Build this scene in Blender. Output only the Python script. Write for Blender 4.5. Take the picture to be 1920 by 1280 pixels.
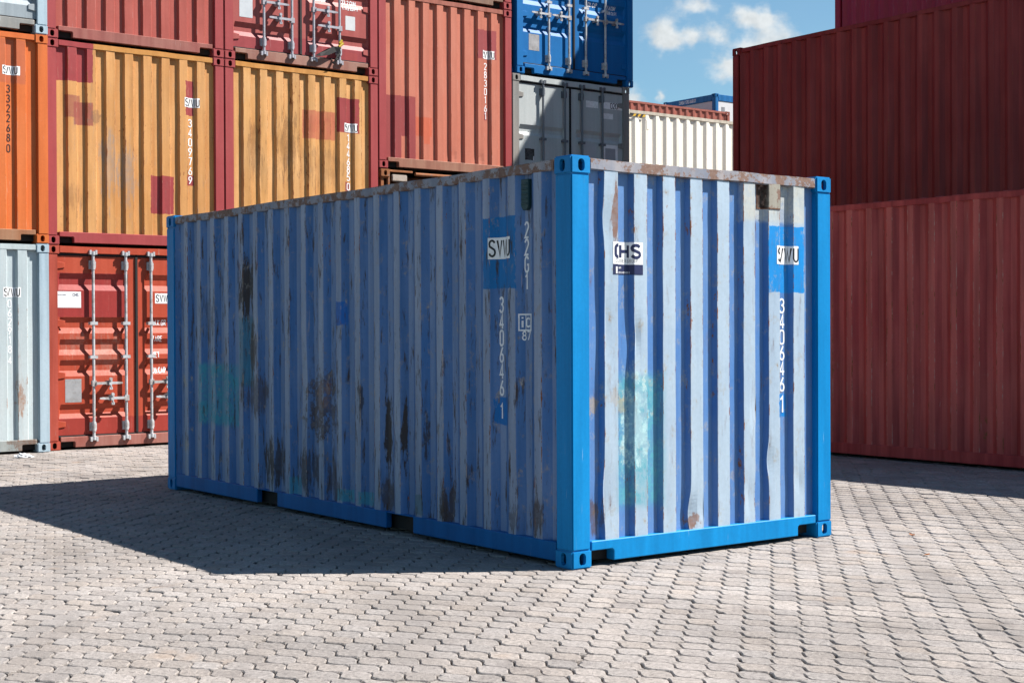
import bpy, bmesh, math, random
from mathutils import Vector, Matrix, noise

for o in list(bpy.data.objects):
    bpy.data.objects.remove(o, do_unlink=True)
S = bpy.context.scene
C = S.collection
random.seed(7)

# ---------------------------------------------------------------- camera
cd = bpy.data.cameras.new('camera')
cam = bpy.data.objects.new('camera', cd)
C.objects.link(cam)
cd.sensor_width = 36.0
cd.lens = 51.38
cd.clip_end = 3000
cam.location = (-5.7998, -7.0226, 1.5022)
yaw, pitch, roll = -0.6494185, -0.008179, -0.0037794
fw = Vector((-math.sin(yaw) * math.cos(pitch), math.cos(yaw) * math.cos(pitch), math.sin(pitch)))
rt = Vector((math.cos(yaw), math.sin(yaw), 0))
up = rt.cross(fw)
r2 = rt * math.cos(roll) + up * math.sin(roll)
u2 = -rt * math.sin(roll) + up * math.cos(roll)
cam.rotation_euler = Matrix((r2, u2, -fw)).transposed().to_euler()
S.camera = cam
CAM = Vector(cam.location)

# ---------------------------------------------------------------- sun, sky, exposure
TO_SUN = Vector((1.83, -1.25, 2.591)).normalized()
sl = bpy.data.lights.new('sun', 'SUN')
sl.energy = 5.0
sl.angle = math.radians(0.53)
sl.color = (1.0, 0.95, 0.885)
so = bpy.data.objects.new('sun', sl)
C.objects.link(so)
so.rotation_euler = TO_SUN.to_track_quat('Z', 'Y').to_euler()
so.location = (0, 0, 40)

S.view_settings.view_transform = 'Standard'
S.view_settings.look = 'None'
S.view_settings.gamma = 1.0
S.view_settings.exposure = 1.32
S.view_settings.use_curve_mapping = False
S.render.engine = 'CYCLES'
S.cycles.adaptive_threshold = 0.02
S.cycles.max_bounces = 6
S.cycles.diffuse_bounces = 4
S.cycles.glossy_bounces = 2
S.cycles.transmission_bounces = 1
S.cycles.caustics_reflective = False
S.cycles.caustics_refractive = False


# ---------------------------------------------------------------- node helper
class NT:
    def __init__(self, tree):
        self.t = tree
        tree.nodes.clear()

    def n(self, kind, **kw):
        x = self.t.nodes.new(kind)
        for k, v in kw.items():
            setattr(x, k, v)
        return x

    def put(self, sock, v):
        if v is None:
            return
        if hasattr(v, 'is_linked') or hasattr(v, 'links'):
            self.t.links.new(v, sock)
        else:
            if sock.type == 'RGBA' and len(v) == 3:
                v = (*v, 1)
            sock.default_value = v

    def m(self, op, a, b=None, c=None):
        x = self.n('ShaderNodeMath', operation=op)
        self.put(x.inputs[0], a)
        self.put(x.inputs[1], b)
        if c is not None:
            self.put(x.inputs[2], c)
        return x.outputs[0]

    def add(self, a, b): return self.m('ADD', a, b)
    def sub(self, a, b): return self.m('SUBTRACT', a, b)
    def mul(self, a, b): return self.m('MULTIPLY', a, b)
    def mn(self, a, b): return self.m('MINIMUM', a, b)
    def mx(self, a, b): return self.m('MAXIMUM', a, b)
    def ab(self, a): return self.m('ABSOLUTE', a)

    def step(self, x, lo, hi, a=0.0, b=1.0, smooth=True):
        q = self.n('ShaderNodeMapRange', interpolation_type='SMOOTHSTEP' if smooth else 'LINEAR')
        self.put(q.inputs[0], x)
        q.inputs[1].default_value = lo
        q.inputs[2].default_value = hi
        q.inputs[3].default_value = a
        q.inputs[4].default_value = b
        return q.outputs[0]

    def vmul(self, v, s):
        q = self.n('ShaderNodeVectorMath', operation='MULTIPLY')
        self.put(q.inputs[0], v)
        q.inputs[1].default_value = s
        return q.outputs[0]

    def vadd(self, v, s):
        q = self.n('ShaderNodeVectorMath', operation='ADD')
        self.put(q.inputs[0], v)
        self.put(q.inputs[1], s)
        return q.outputs[0]

    def noise(self, v, scale, detail=4.0, rough=0.55, dist=0.0):
        q = self.n('ShaderNodeTexNoise')
        self.put(q.inputs['Vector'], v)
        q.inputs['Scale'].default_value = scale
        q.inputs['Detail'].default_value = detail
        q.inputs['Roughness'].default_value = rough
        q.inputs['Distortion'].default_value = dist
        return q.outputs['Fac']

    def mix(self, f, a, b):
        q = self.n('ShaderNodeMix', data_type='RGBA')
        self.put(q.inputs[0], f)
        self.put(q.inputs[6], a)
        self.put(q.inputs[7], b)
        return q.outputs[2]

    def mulc(self, col, f):
        q = self.n('ShaderNodeVectorMath', operation='SCALE')
        self.put(q.inputs[0], col)
        self.put(q.inputs[3], f)
        return q.outputs[0]

    def xyz(self, v):
        q = self.n('ShaderNodeSeparateXYZ')
        self.put(q.inputs[0], v)
        return q.outputs

    def comb(self, x, y, z):
        q = self.n('ShaderNodeCombineXYZ')
        for i, v in enumerate((x, y, z)):
            self.put(q.inputs[i], v)
        return q.outputs[0]

    def attr(self, name, kind='GEOMETRY'):
        q = self.n('ShaderNodeAttribute', attribute_type=kind)
        q.attribute_name = name
        return q.outputs['Fac']

    def bump(self, h, dist, strength=1.0):
        q = self.n('ShaderNodeBump')
        q.inputs['Strength'].default_value = strength
        q.inputs['Distance'].default_value = dist
        self.put(q.inputs['Height'], h)
        return q.outputs[0]

    def out(self, col, rough=0.5, metal=0.0, nrm=None, spec=0.5):
        b = self.n('ShaderNodeBsdfPrincipled')
        self.put(b.inputs['Base Color'], col)
        self.put(b.inputs['Roughness'], rough)
        self.put(b.inputs['Metallic'], metal)
        self.put(b.inputs['Specular IOR Level'], spec)
        if nrm is not None:
            self.put(b.inputs['Normal'], nrm)
        o = self.n('ShaderNodeOutputMaterial')
        self.t.links.new(b.outputs[0], o.inputs[0])


# ---------------------------------------------------------------- world
W = bpy.data.worlds.new('World')
S.world = W
W.use_nodes = True
t = NT(W.node_tree)
sky = t.n('ShaderNodeTexSky', sky_type='NISHITA')
sky.sun_disc = False
sky.sun_elevation = math.asin(TO_SUN.z)
sky.sun_rotation = math.atan2(TO_SUN.x, TO_SUN.y)
sky.altitude = 50
sky.air_density = 1.0
sky.dust_density = 0.25
sky.ozone_density = 2.6
gen = t.n('ShaderNodeTexCoord').outputs['Generated']
x, y, z = t.xyz(gen)
az = t.m('ARCTAN2', x, y)
el = t.m('ARCSINE', z)
wob = t.noise(gen, 55, 3, 0.62)
wob2 = t.noise(t.vadd(gen, (3.1, 1.7, 0.4)), 55, 3, 0.62)
azw = t.add(az, t.mul(t.sub(wob, 0.5), 0.016))
elw = t.add(el, t.mul(t.sub(wob2, 0.5), 0.014))
# fair-weather clouds, each at its own bearing and height over the whole sky
CLOUDS = [(43.1, 11.45, .62, .52), (43.45, 10.95, .62, .36), (44.3, 11.25, .36, .30), (44.35, 12.3, .80, .34),
          (45.2, 11.25, .46, .40), (46.35, 11.9, .60, .38), (47.1, 11.75, .60, .34),
          (46.5, 10.8, .65, .38), (47.6, 11.1, .75, .46), (45.7, 10.05, .80, .46), (46.5, 9.75, .9, .55),
          (41.9, 8.95, .42, .42), (43.05, 8.95, .16, .22)]
rng = random.Random(5)
for k in range(9):
    a0 = rng.uniform(-180, 180)
    if 26 < a0 < 60:
        continue
    e0 = rng.uniform(6, 40)
    for j in range(2):
        CLOUDS.append((a0 + rng.uniform(-2, 2) * 2, e0 + rng.uniform(-1, 1), rng.uniform(1.0, 3.5), rng.uniform(.6, 1.6)))
dens = None
for a0, e0, ra, re in CLOUDS:
    da = t.mul(t.sub(azw, math.radians(a0)), 1 / math.radians(ra))
    de = t.mul(t.sub(elw, math.radians(e0)), 1 / math.radians(re))
    d = t.m('MULTIPLY_ADD', da, da, t.mul(de, de))
    g = t.m('EXPONENT', t.mul(d, -0.9))
    dens = g if dens is None else t.add(dens, g)
tex = t.noise(t.vmul(gen, (1, 1, 1.5)), 110, 5, 0.6)
dn = t.add(dens, t.mul(t.sub(tex, 0.5), 0.9))
cm = t.mul(t.step(dn, 0.10, 1.25), 0.96)
veil = t.mul(t.step(t.noise(gen, 7, 2, 0.6), 0.45, 0.8), 0.10)
cm = t.mx(cm, veil)
shade = t.step(t.noise(t.vadd(gen, (0, 0, 0.006)), 80, 3, 0.6), 0.3, 0.7, 0.82, 1.0)
SKYK = 0.054
hue = t.n('ShaderNodeMix', data_type='RGBA', blend_type='MULTIPLY')
hue.inputs[0].default_value = 1
t.put(hue.inputs[6], sky.outputs[0])
t.put(hue.inputs[7], (0.77, 0.96, 0.95))
cloudc = t.mulc(t.n('ShaderNodeRGB').outputs[0], shade)
cloudc.node.inputs[0].links[0].from_node.outputs[0].default_value = (6.3, 6.6, 6.7, 1)
colr = t.mix(cm, hue.outputs[2], cloudc)
bg = t.n('ShaderNodeBackground')
t.put(bg.inputs[0], colr)
bg.inputs[1].default_value = SKYK
wo = t.n('ShaderNodeOutputWorld')
t.t.links.new(bg.outputs[0], wo.inputs[0])
W.cycles.sampling_method = 'MANUAL'
W.cycles.sample_map_resolution = 512


# ---------------------------------------------------------------- materials
RUST = (0.105, 0.032, 0.013)


def paint(name, base, fade=None, axis='x', patches=(), rust=0.35, rough=0.5, streak=0.25, wear=0.35,
          fadeamt=0.5, seed=0.0, rustcol=RUST, spec=0.25, fade_shade=0.0, scuff=(0.62, 0.6, 0.58), chip=0.0, wobble=1.0, k=0.62):
    """weathered container paint; patches are (kind, u0, u1, z0, z1, colour, opacity, soft, mottle)"""
    mt = bpy.data.materials.new(name)
    mt.use_nodes = True
    t = NT(mt.node_tree)
    P0 = t.n('ShaderNodeTexCoord').outputs['Object']
    P = t.vadd(P0, (seed * 3.1, seed * 1.7, seed * 0.9))
    X, Y, Z = t.xyz(P0)
    U = X if axis == 'x' else Y
    edge = t.attr('edge')
    outer = t.attr('outer')
    fade = fade or tuple(min(1, c * 1.25 + 0.05) for c in base)
    base, fade, scuff = [tuple(c * k for c in q) for q in (base, fade, scuff)]
    patches = [(*q[:5], tuple(c * k for c in q[5]), *q[6:]) for q in patches]
    big = t.noise(P, 1.3, 3, 0.6)
    st = t.noise(t.vmul(P, (9, 9, 0.55)), 1.0, 3, 0.6)
    fine = t.noise(P, 38, 3, 0.65)
    med = t.noise(P, 7, 4, 0.62)
    f = t.step(t.add(t.mul(big, 0.6), t.mul(st, 0.4)), 0.35, 0.68)
    f = t.mul(f, fadeamt)
    if fade_shade:
        f = t.mn(t.add(f, t.mul(outer, fade_shade)), 1.0)  # weathered pale ribs; slope and recess shade painted through the same factor
    col = t.mix(f, base, fade)
    # repaint patches and stains, each with a shape of its own
    wu = t.mul(t.sub(t.noise(P, 16, 4, 0.6), 0.5), 1.0)
    wz = t.mul(t.sub(t.noise(t.vadd(P, (5, 7, 3)), 16, 4, 0.6), 0.5), 1.0)
    nst = t.noise(t.vmul(P, (1, 1, 0.15)), 22, 5, 0.74) if any(q[0] == 'streak' for q in patches) else None
    nbl = t.noise(t.vmul(P, (1, 1, 0.7)), 14, 5, 0.72) if any(q[0] == 'blob' for q in patches) else None
    mo = t.step(t.add(t.mul(med, 0.55), t.mul(fine, 0.45)), 0.42, 0.58) if patches else None
    for (kind, u0, u1, z0, z1, pc, op, soft, mott) in patches:
        uc, zc, hu, hz = (u0 + u1) / 2, (z0 + z1) / 2, (u1 - u0) / 2, (z1 - z0) / 2
        if kind == 'rect':
            a = 0.036 * wobble
            du = t.sub(hu, t.ab(t.sub(t.m('MULTIPLY_ADD', wu, a, U), uc)))
            dz = t.sub(hz, t.ab(t.sub(t.m('MULTIPLY_ADD', wz, a, Z), zc)))
            mk = t.step(t.mn(du, dz), -soft, soft)
        else:
            du = t.mul(t.sub(t.m('MULTIPLY_ADD', wu, 0.06, U), uc), 1 / hu)
            dz = t.mul(t.sub(t.m('MULTIPLY_ADD', wz, 0.10, Z), zc), 1 / hz)
            d = t.m('MULTIPLY_ADD', du, du, t.mul(dz, dz))
            g = t.m('EXPONENT', t.mul(d, -0.8))
            nn = nst if kind == 'streak' else nbl
            # smear: dense core that breaks up into flecks, with a thin halo
            q = t.m('MULTIPLY_ADD', nn, 2.7, t.sub(t.mul(g, 0.85), 1.84))
            mk = t.mn(t.add(t.step(q, 0.0, 0.10 + soft * 6, 0, 0.82), t.mul(t.step(q, -0.35, 0.15), 0.28)), 1.0)
        if mott:
            mk = t.mul(mk, t.m('MULTIPLY_ADD', mo, mott, 1 - mott))
        if op < 1:
            mk = t.mul(mk, op)
        col = t.mix(mk, col, pc)
    # grime running down
    col = t.mulc(col, t.step(st, 0.25, 0.7, 1 - streak, 1.0))
    col = t.mulc(col, t.step(fine, 0.2, 0.8, 0.93, 1.06, False))
    # pale scuffs: long thin rubs plus rubbed arrises
    sc = t.noise(t.vmul(P, (55, 55, 3.0)), 1.0, 2, 0.6, 0.6)
    sc2 = t.noise(t.vmul(P, (6, 6, 70)), 1.0, 2, 0.6, 0.8)
    scm = t.mx(t.step(sc, 0.70, 0.76), t.mul(t.step(sc2, 0.74, 0.78), 0.5))
    scm = t.mul(scm, t.step(big, 0.42, 0.6))
    scm = t.mx(scm, t.mul(t.step(edge, 0.3, 0.9), t.step(t.noise(t.vmul(P, (1, 1, 0.5)), 14, 5, 0.7), 0.52, 0.62)))
    col = t.mix(t.mul(scm, wear), col, scuff)
    # rust: pinholes, arrises, runs
    rn = t.add(t.mul(t.noise(t.vmul(P, (1, 1, 0.42)), 23, 5, 0.72), 0.62), t.mul(t.noise(t.vmul(P, (1.6, 1.6, 0.7)), 2.3, 4, 0.6), 0.38))
    rn = t.add(rn, t.mul(edge, 0.14))
    thr = 0.735 - 0.14 * rust
    rm = t.step(rn, thr, thr + 0.035)
    runs = t.mul(t.step(t.noise(t.vmul(P, (26, 26, 0.8)), 1.0, 4, 0.6), 0.66, 0.8), t.step(rn, thr - 0.12, thr))
    rc = t.mix(fine, rustcol, (0.27, 0.105, 0.038))
    col = t.mix(t.mul(runs, 0.55 * min(1, rust * 1.6)), col, rc)
    col = t.mix(rm, col, rc)
    if chip:
        cmk = t.step(t.add(t.noise(P, 11, 8, 0.75), t.mul(t.sub(big, .5), .35)), 0.60 - 0.12 * chip, 0.63 - 0.12 * chip)
        col = t.mix(cmk, col, t.mix(fine, (0.085, 0.040, 0.028), (0.27, 0.185, 0.15)))
        rm = t.mx(rm, cmk)
    rg = t.mx(t.step(rm, 0, 1, rough, 0.9), t.mul(med, 0.7))
    h = t.add(t.mul(fine, 0.25), t.mul(med, 0.9))
    t.out(col, rg, 0.0, t.bump(h, 0.0035, 0.55), spec)
    return mt


def plain(name, col, rough=0.6, metal=0.0, var=0.12, scale=14, spec=0.4, dirt=None, dirtamt=0.4, bump=0.002, k=0.66):
    col = tuple(c * k for c in col)
    dirt = tuple(c * k for c in dirt) if dirt else None
    mt = bpy.data.materials.new(name)
    mt.use_nodes = True
    t = NT(mt.node_tree)
    P = t.n('ShaderNodeTexCoord').outputs['Object']
    a = t.noise(P, scale, 3, 0.6)
    c = t.mulc(t.n('ShaderNodeRGB').outputs[0], t.step(a, 0.2, 0.8, 1 - var, 1 + var, False))
    c.node.inputs[0].links[0].from_node.outputs[0].default_value = (*col, 1)
    if dirt:
        c = t.mix(t.mul(t.step(t.noise(P, scale * 0.6, 7, 0.7), 0.47, 0.62), dirtamt), c, dirt)
    t.out(c, t.step(a, 0.2, 0.8, rough - 0.08, min(1, rough + 0.08)), metal, t.bump(t.noise(P, scale * 4, 4, 0.6), bump, 0.5), spec)
    return mt


# ---------------------------------------------------------------- mesh helpers
def tag(o, label, cat, group=None, kind=None):
    if label:
        o['label'] = label
    if cat:
        o['category'] = cat
    if group:
        o['group'] = group
    if kind:
        o['kind'] = kind
    return o


def link(name, me, mat=None, parent=None):
    o = bpy.data.objects.new(name, me)
    C.objects.link(o)
    if parent is not None:
        o.parent = parent
    if mat is not None:
        if not me.materials:
            me.materials.append(None)
        o.material_slots[0].link = 'OBJECT'
        o.material_slots[0].material = mat
    return o


def empty(name, loc, rz=0.0):
    o = bpy.data.objects.new(name, None)
    o.empty_display_size = 0.2
    C.objects.link(o)
    o.location = loc
    o.rotation_euler = (0, 0, rz)
    return o


class MB:
    def __init__(self):
        self.v, self.f, self.sm = [], [], []

    def box(self, x0, x1, y0, y1, z0, z1):
        b = len(self.v)
        self.v += [(x0, y0, z0), (x1, y0, z0), (x1, y1, z0), (x0, y1, z0), (x0, y0, z1), (x1, y0, z1), (x1, y1, z1), (x0, y1, z1)]
        self.f += [tuple(b + i for i in q) for q in ((0, 3, 2, 1), (4, 5, 6, 7), (0, 1, 5, 4), (1, 2, 6, 5), (2, 3, 7, 6), (3, 0, 4, 7))]
        return self

    def prism(self, poly, axis, a, b):
        """extrude a 2-D polygon along axis ('x': poly=(y,z); 'y': poly=(x,z); 'z': poly=(x,y))"""
        n = len(poly)
        s = len(self.v)
        for c in (a, b):
            for (p, q) in poly:
                self.v.append({'x': (c, p, q), 'y': (p, c, q), 'z': (p, q, c)}[axis])
        self.f.append(tuple(s + i for i in range(n)))
        self.f.append(tuple(s + n + i for i in reversed(range(n))))
        for i in range(n):
            j = (i + 1) % n
            self.f.append((s + i, s + n + i, s + n + j, s + j))
        return self

    def tube(self, p0, p1, r0, r1=None, n=10, caps=True):
        p0, p1 = Vector(p0), Vector(p1)
        r1 = r0 if r1 is None else r1
        d = (p1 - p0).normalized()
        a = d.orthogonal().normalized()
        c = d.cross(a)
        s = len(self.v)
        for (p, r) in ((p0, r0), (p1, r1)):
            for i in range(n):
                w = 2 * math.pi * i / n
                self.v.append(tuple(p + a * (r * math.cos(w)) + c * (r * math.sin(w))))
        for i in range(n):
            j = (i + 1) % n
            self.f.append((s + i, s + j, s + n + j, s + n + i))
        if caps:
            self.f.append(tuple(s + i for i in reversed(range(n))))
            self.f.append(tuple(s + n + i for i in range(n)))
        return self

    def mesh(self, name, bevel=0.0, seg=1, smooth=False):
        bm = bmesh.new()
        vs = [bm.verts.new(v) for v in self.v]
        for f in self.f:
            try:
                bm.faces.new([vs[i] for i in f])
            except ValueError:
                pass
        bmesh.ops.recalc_face_normals(bm, faces=bm.faces)
        if bevel:
            bm.normal_update()
            es = [e for e in bm.edges if len(e.link_faces) == 2 and e.calc_face_angle(0) > 0.5]

            bmesh.ops.bevel(bm, geom=es, offset=bevel, segments=seg, affect='EDGES', clamp_overlap=True)
        me = bpy.data.meshes.new(name)
        bm.to_mesh(me)
        bm.free()
        if smooth:
            for p in me.polygons:
                p.use_smooth = True
        return me


CACHE = {}


def cached(key, fn):
    if key not in CACHE:
        CACHE[key] = fn()
    return CACHE[key]


# ------------------------------------------------ corner casting (hollow block with slotted faces)
CW, CL, CH = 0.162, 0.178, 0.118


def stadium(cu, cv, w, h, n=8):
    pts = []
    r = w / 2
    for i in range(n + 1):
        a = math.pi * i / n
        pts.append((cu + r * math.cos(a), cv + (h / 2 - r) + r * math.sin(a)))
    for i in range(n + 1):
        a = math.pi + math.pi * i / n
        pts.append((cu + r * math.cos(a), cv - (h / 2 - r) + r * math.sin(a)))
    return pts


def make_casting():
    a = MB().box(0, CW, 0, CL, 0, CH).mesh('casting_solid', 0.010, 2)
    cav = MB().box(0.026, CW - 0.014, 0.026, CL - 0.014, 0.022, CH - 0.02).mesh('casting_cavity')
    h1 = MB().prism(stadium(0.083, 0.060, 0.054, 0.079), 'y', -0.05, 0.06).mesh('slot_end')
    h2 = MB().prism(stadium(0.090, 0.060, 0.054, 0.079), 'x', -0.05, 0.06).mesh('slot_side')
    base = bpy.data.objects.new('casting_tmp', a)
    C.objects.link(base)
    cut = []
    for me in (cav, h1, h2):
        o = bpy.data.objects.new('cut_tmp', me)
        C.objects.link(o)
        cut.append(o)
        md = base.modifiers.new('b', 'BOOLEAN')
        md.operation = 'DIFFERENCE'
        md.solver = 'EXACT'
        md.object = o
    bpy.context.view_layer.update()
    dg = bpy.context.evaluated_depsgraph_get()
    me = bpy.data.meshes.new_from_object(base.evaluated_get(dg))
    me.name = 'corner_casting'
    for o in [base] + cut:
        bpy.data.objects.remove(o, do_unlink=True)
    me.materials.clear()
    return me


CAST = make_casting()


# ------------------------------------------------ corrugated sheets
def ribs_profile(u0, u1, ribs, slope, depth, rc=0.5):
    """list of (u, inward depth, outer with slope shade painted in, edge) along the sheet"""
    pts = [(u0, depth, rc, 0)]
    for (a, b) in ribs:
        e = 0.009
        for q in ((a - slope - 0.004, depth, rc, 0), (a - slope, depth, .08, 0.3), (a - slope * 0.12, depth * 0.12, .1, 0.2), (a, 0, 1, 1), (a + e, 0, 1, 0),
                  ((a + b) / 2, 0, 1, 0), (b - e, 0, 1, 0), (b, 0, 1, 1), (b + slope * 0.12, depth * 0.12, .1, 0.2), (b + slope, depth, .08, 0.3), (b + slope + 0.004, depth, rc, 0)):  # slopes get the least fade, so their shade is painted into the colour
            if u0 + 0.004 < q[0] < u1 - 0.004 and q[0] > pts[-1][0] + 1e-4:
                pts.append(q)
    pts.append((u1, depth, rc, 0))
    return pts


def prof_at(prof, u):
    if u <= prof[0][0]:
        return prof[0][1]
    for a, b in zip(prof, prof[1:]):
        if a[0] <= u <= b[0]:
            k = (u - a[0]) / max(1e-6, b[0] - a[0])
            return a[1] + (b[1] - a[1]) * k
    return prof[-1][1]


def sheet_mesh(name, prof, z0, z1, nz, place, disp=None):
    vs, fs, ou, ed = [], [], [], []
    n = len(prof)
    for j in range(nz + 1):
        z = z0 + (z1 - z0) * j / nz
        for (u, d, o_, e_) in prof:
            du, dd = disp(u, z, o_) if disp else (0, 0)
            vs.append(place(u + du, d + dd, z))
            ou.append(o_)
            ed.append(e_)
    for j in range(nz):
        for i in range(n - 1):
            fs.append((j * n + i, j * n + i + 1, (j + 1) * n + i + 1, (j + 1) * n + i))
    me = bpy.data.meshes.new(name)
    me.from_pydata(vs, [], fs)
    a = me.attributes.new('outer', 'FLOAT', 'POINT')
    a.data.foreach_set('value', ou)
    a = me.attributes.new('edge', 'FLOAT', 'POINT')
    a.data.foreach_set('value', ed)
    return me


END_RIBS = [(0.286 + 0.2520 * k, 0.398 + 0.2520 * k) for k in range(8)]
END_OUT, END_DEP, END_SLOPE = 0.016, 0.038, 0.02
SIDE_OUT, SIDE_DEP, SIDE_SLOPE = 0.013, 0.036, 0.068


def side_ribs(L):
    n = int((L - 0.5) / 0.2785) + 1
    return [(0.0465 + 0.2785 * k, 0.1185 + 0.2785 * k) for k in range(0, n + 2)]


def end_prof(W_):
    return ribs_profile(0.125, W_ - 0.125, [r for r in END_RIBS if r[1] < W_ - .15], END_SLOPE, END_DEP, 0.18)  # low recess value paints the shaded band between end ribs deeper


def side_prof(L):
    return ribs_profile(0.13, L - 0.13, side_ribs(L), SIDE_SLOPE, SIDE_DEP)


def soft_disp(seed, amp, lat, dents=()):
    def f(u, z, outer):
        n = noise.noise(Vector((u * 2.3, z * 1.6, seed))) * amp + noise.noise(Vector((u * 7, z * 4.5, seed + 9))) * amp * 0.6
        l = noise.noise(Vector((u * 4.1, z * 2.2, seed + 20))) * lat + noise.noise(Vector((u * 9, z * 8, seed + 30))) * lat * 0.5
        d = n * (0.35 + 0.65 * outer)
        for (du, dz, ru, rz, dep, la) in dents:
            q = ((u - du) / ru) ** 2 + ((z - dz) / rz) ** 2
            if q < 4:
                g = math.exp(-q * 1.5)
                d += dep * g * (0.3 + 0.7 * outer)
                l += la * g
        return l, d
    return f


# ------------------------------------------------ stroke lettering
def arc(cx, cy, rx, ry, a0, a1, n=6):
    return [(cx + rx * math.cos(math.radians(a0 + (a1 - a0) * i / n)), cy + ry * math.sin(math.radians(a0 + (a1 - a0) * i / n))) for i in range(n + 1)]


def rrect(x0, x1, y0, y1, r):
    return (arc(x1 - r, y1 - r, r, r, 0, 90) + arc(x0 + r, y1 - r, r, r, 90, 180) + arc(x0 + r, y0 + r, r, r, 180, 270) + arc(x1 - r, y0 + r, r, r, 270, 360))


w_ = 0.5
GL = {
    '0': [rrect(0, w_, 0, 1, .22) + [(w_, .78)]],
    '1': [[(.08, .80), (.30, 1.0), (.30, 0)]],
    '2': [arc(.25, .76, .25, .24, 170, -30, 8) + [(0, .0), (w_, 0)]],
    '3': [arc(.23, .77, .25, .23, 160, -80, 8) + [(.18, .54)], [(.18, .535)] + arc(.23, .27, .27, .27, 80, -160, 9)],
    '4': [[(.36, 0), (.36, 1), (.0, .27), (w_ + .04, .27)]],
    '5': [[(w_ - .03, 1), (.05, 1), (.02, .55)] + arc(.24, .31, .26, .31, 120, -155, 9)],
    '6': [[(.40, 1), (.06, .48)] + arc(.25, .27, .25, .27, 150, -210, 12)],
    '7': [[(0, 1), (w_, 1), (.17, 0)]],
    '8': [arc(.25, .77, .21, .23, -90, 270, 12), arc(.25, .27, .25, .27, 90, -270, 12)],
    '9': [[(.10, 0), (.44, .52)] + arc(.25, .73, .25, .27, -30, 330, 12)],
    'S': [arc(.25, .76, .24, .24, 20, 180, 7) + [(.05, .62), (.43, .42)] + arc(.25, .25, .25, .25, 20, -165, 7)],
    'V': [[(0, 1), (.25, 0), (w_, 1)]],
    'W': [[(0, 1), (.17, 0), (.34, .95), (.51, 0), (.68, 1)]],
    'U': [[(0, 1), (0, .25)] + arc(.25, .25, .25, .25, 180, 360, 8) + [(w_, 1)]],
    'G': [arc(.25, .75, .25, .25, 20, 180, 6) + [(0, .25)] + arc(.25, .25, .25, .25, 180, 360, 6) + [(w_, .48), (.27, .48)]],
    'C': [arc(.25, .75, .25, .25, 10, 180, 7) + arc(.25, .25, .25, .25, 180, 350, 7)],
    'O': [rrect(0, w_, 0, 1, .24) + [(w_, .76)]],
    'M': [[(0, 0), (0, 1), (.3, .3), (.6, 1), (.6, 0)]],
    'N': [[(0, 0), (0, 1), (w_, 0), (w_, 1)]],
    'A': [[(0, 0), (.27, 1), (.54, 0)], [(.12, .3), (.42, .3)]],
    'X': [[(0, 0), (w_, 1)], [(0, 1), (w_, 0)]],
    'R': [[(0, 0), (0, 1)] + arc(.26, .75, .24, .25, 90, -90, 7) + [(.05, .5)], [(.25, .5), (w_, 0)]],
    'P': [[(0, 0), (0, 1)] + arc(.26, .75, .24, .25, 90, -90, 7) + [(.05, .5)]],
    'T': [[(0, 1), (w_, 1)], [(.25, .95), (.25, 0)]],
    'E': [[(w_, 1), (0, 1), (0, 0), (w_, 0)], [(.05, .52), (.42, .52)]],
    'F': [[(w_, 1), (0, 1), (0, 0)], [(.05, .52), (.42, .52)]],
    'H': [[(0, 0), (0, 1)], [(w_, 0), (w_, 1)], [(.05, .5), (w_ - .05, .5)]],
    'I': [[(.1, 0), (.1, 1)]],
    'L': [[(0, 1), (0, 0), (w_, 0)]],
    'K': [[(0, 0), (0, 1)], [(w_, 1), (.05, .45)], [(.15, .55), (w_, 0)]],
    'Q': [rrect(0, w_, 0, 1, .24) + [(w_, .76)]],
    'B': [[(.25, .53), (0, .53), (0, 1)] + arc(.25, .77, .22, .23, 90, -90, 6) + arc(.25, .27, .25, .26, 90, -90, 6) + [(0, 0), (0, .5)]],
    'i': [[(.1, 0), (.1, .62)], [(.1, .8), (.1, .95)]],
    'c': [arc(.25, .5, .25, .15, 20, 180, 6) + arc(.25, .15, .25, .15, 180, 340, 6)],
    'w': [[(0, .6), (.12, 0), (.25, .55), (.38, 0), (.5, .6)]],
    '.': [[(.08, .0), (.08, .13)]],
    '/': [[(0, 0), (w_, 1)]],
    '-': [[(.05, .5), (.4, .5)]],
}
GW = {'W': .68, 'M': .6, '1': .4, 'I': .2, 'i': .2, '.': .16, 'A': .54}


def ribbon(pl, t):
    """outline strip for one polyline: list of (left, right) point pairs"""
    pts = [Vector(p) for i, p in enumerate(pl) if i == 0 or (Vector(p) - Vector(pl[i - 1])).length > 1e-4]
    out = []
    for i, p in enumerate(pts):
        d0 = (p - pts[i - 1]).normalized() if i > 0 else None
        d1 = (pts[i + 1] - p).normalized() if i < len(pts) - 1 else None
        if (pts[0] - pts[-1]).length < 1e-3 and len(pts) > 4:
            if d0 is None:
                d0 = (pts[-1] - pts[-2]).normalized()
            if d1 is None:
                d1 = (pts[1] - pts[0]).normalized()
        d0 = d0 or d1
        d1 = d1 or d0
        n0, n1 = Vector((-d0.y, d0.x)), Vector((-d1.y, d1.x))
        b = (n0 + n1)
        b = b.normalized() if b.length > 1e-4 else n0
        k = min(1.9, 1 / max(0.3, b.dot(n0)))
        out.append((p + b * (t / 2 * k), p - b * (t / 2 * k)))
    return out


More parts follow.
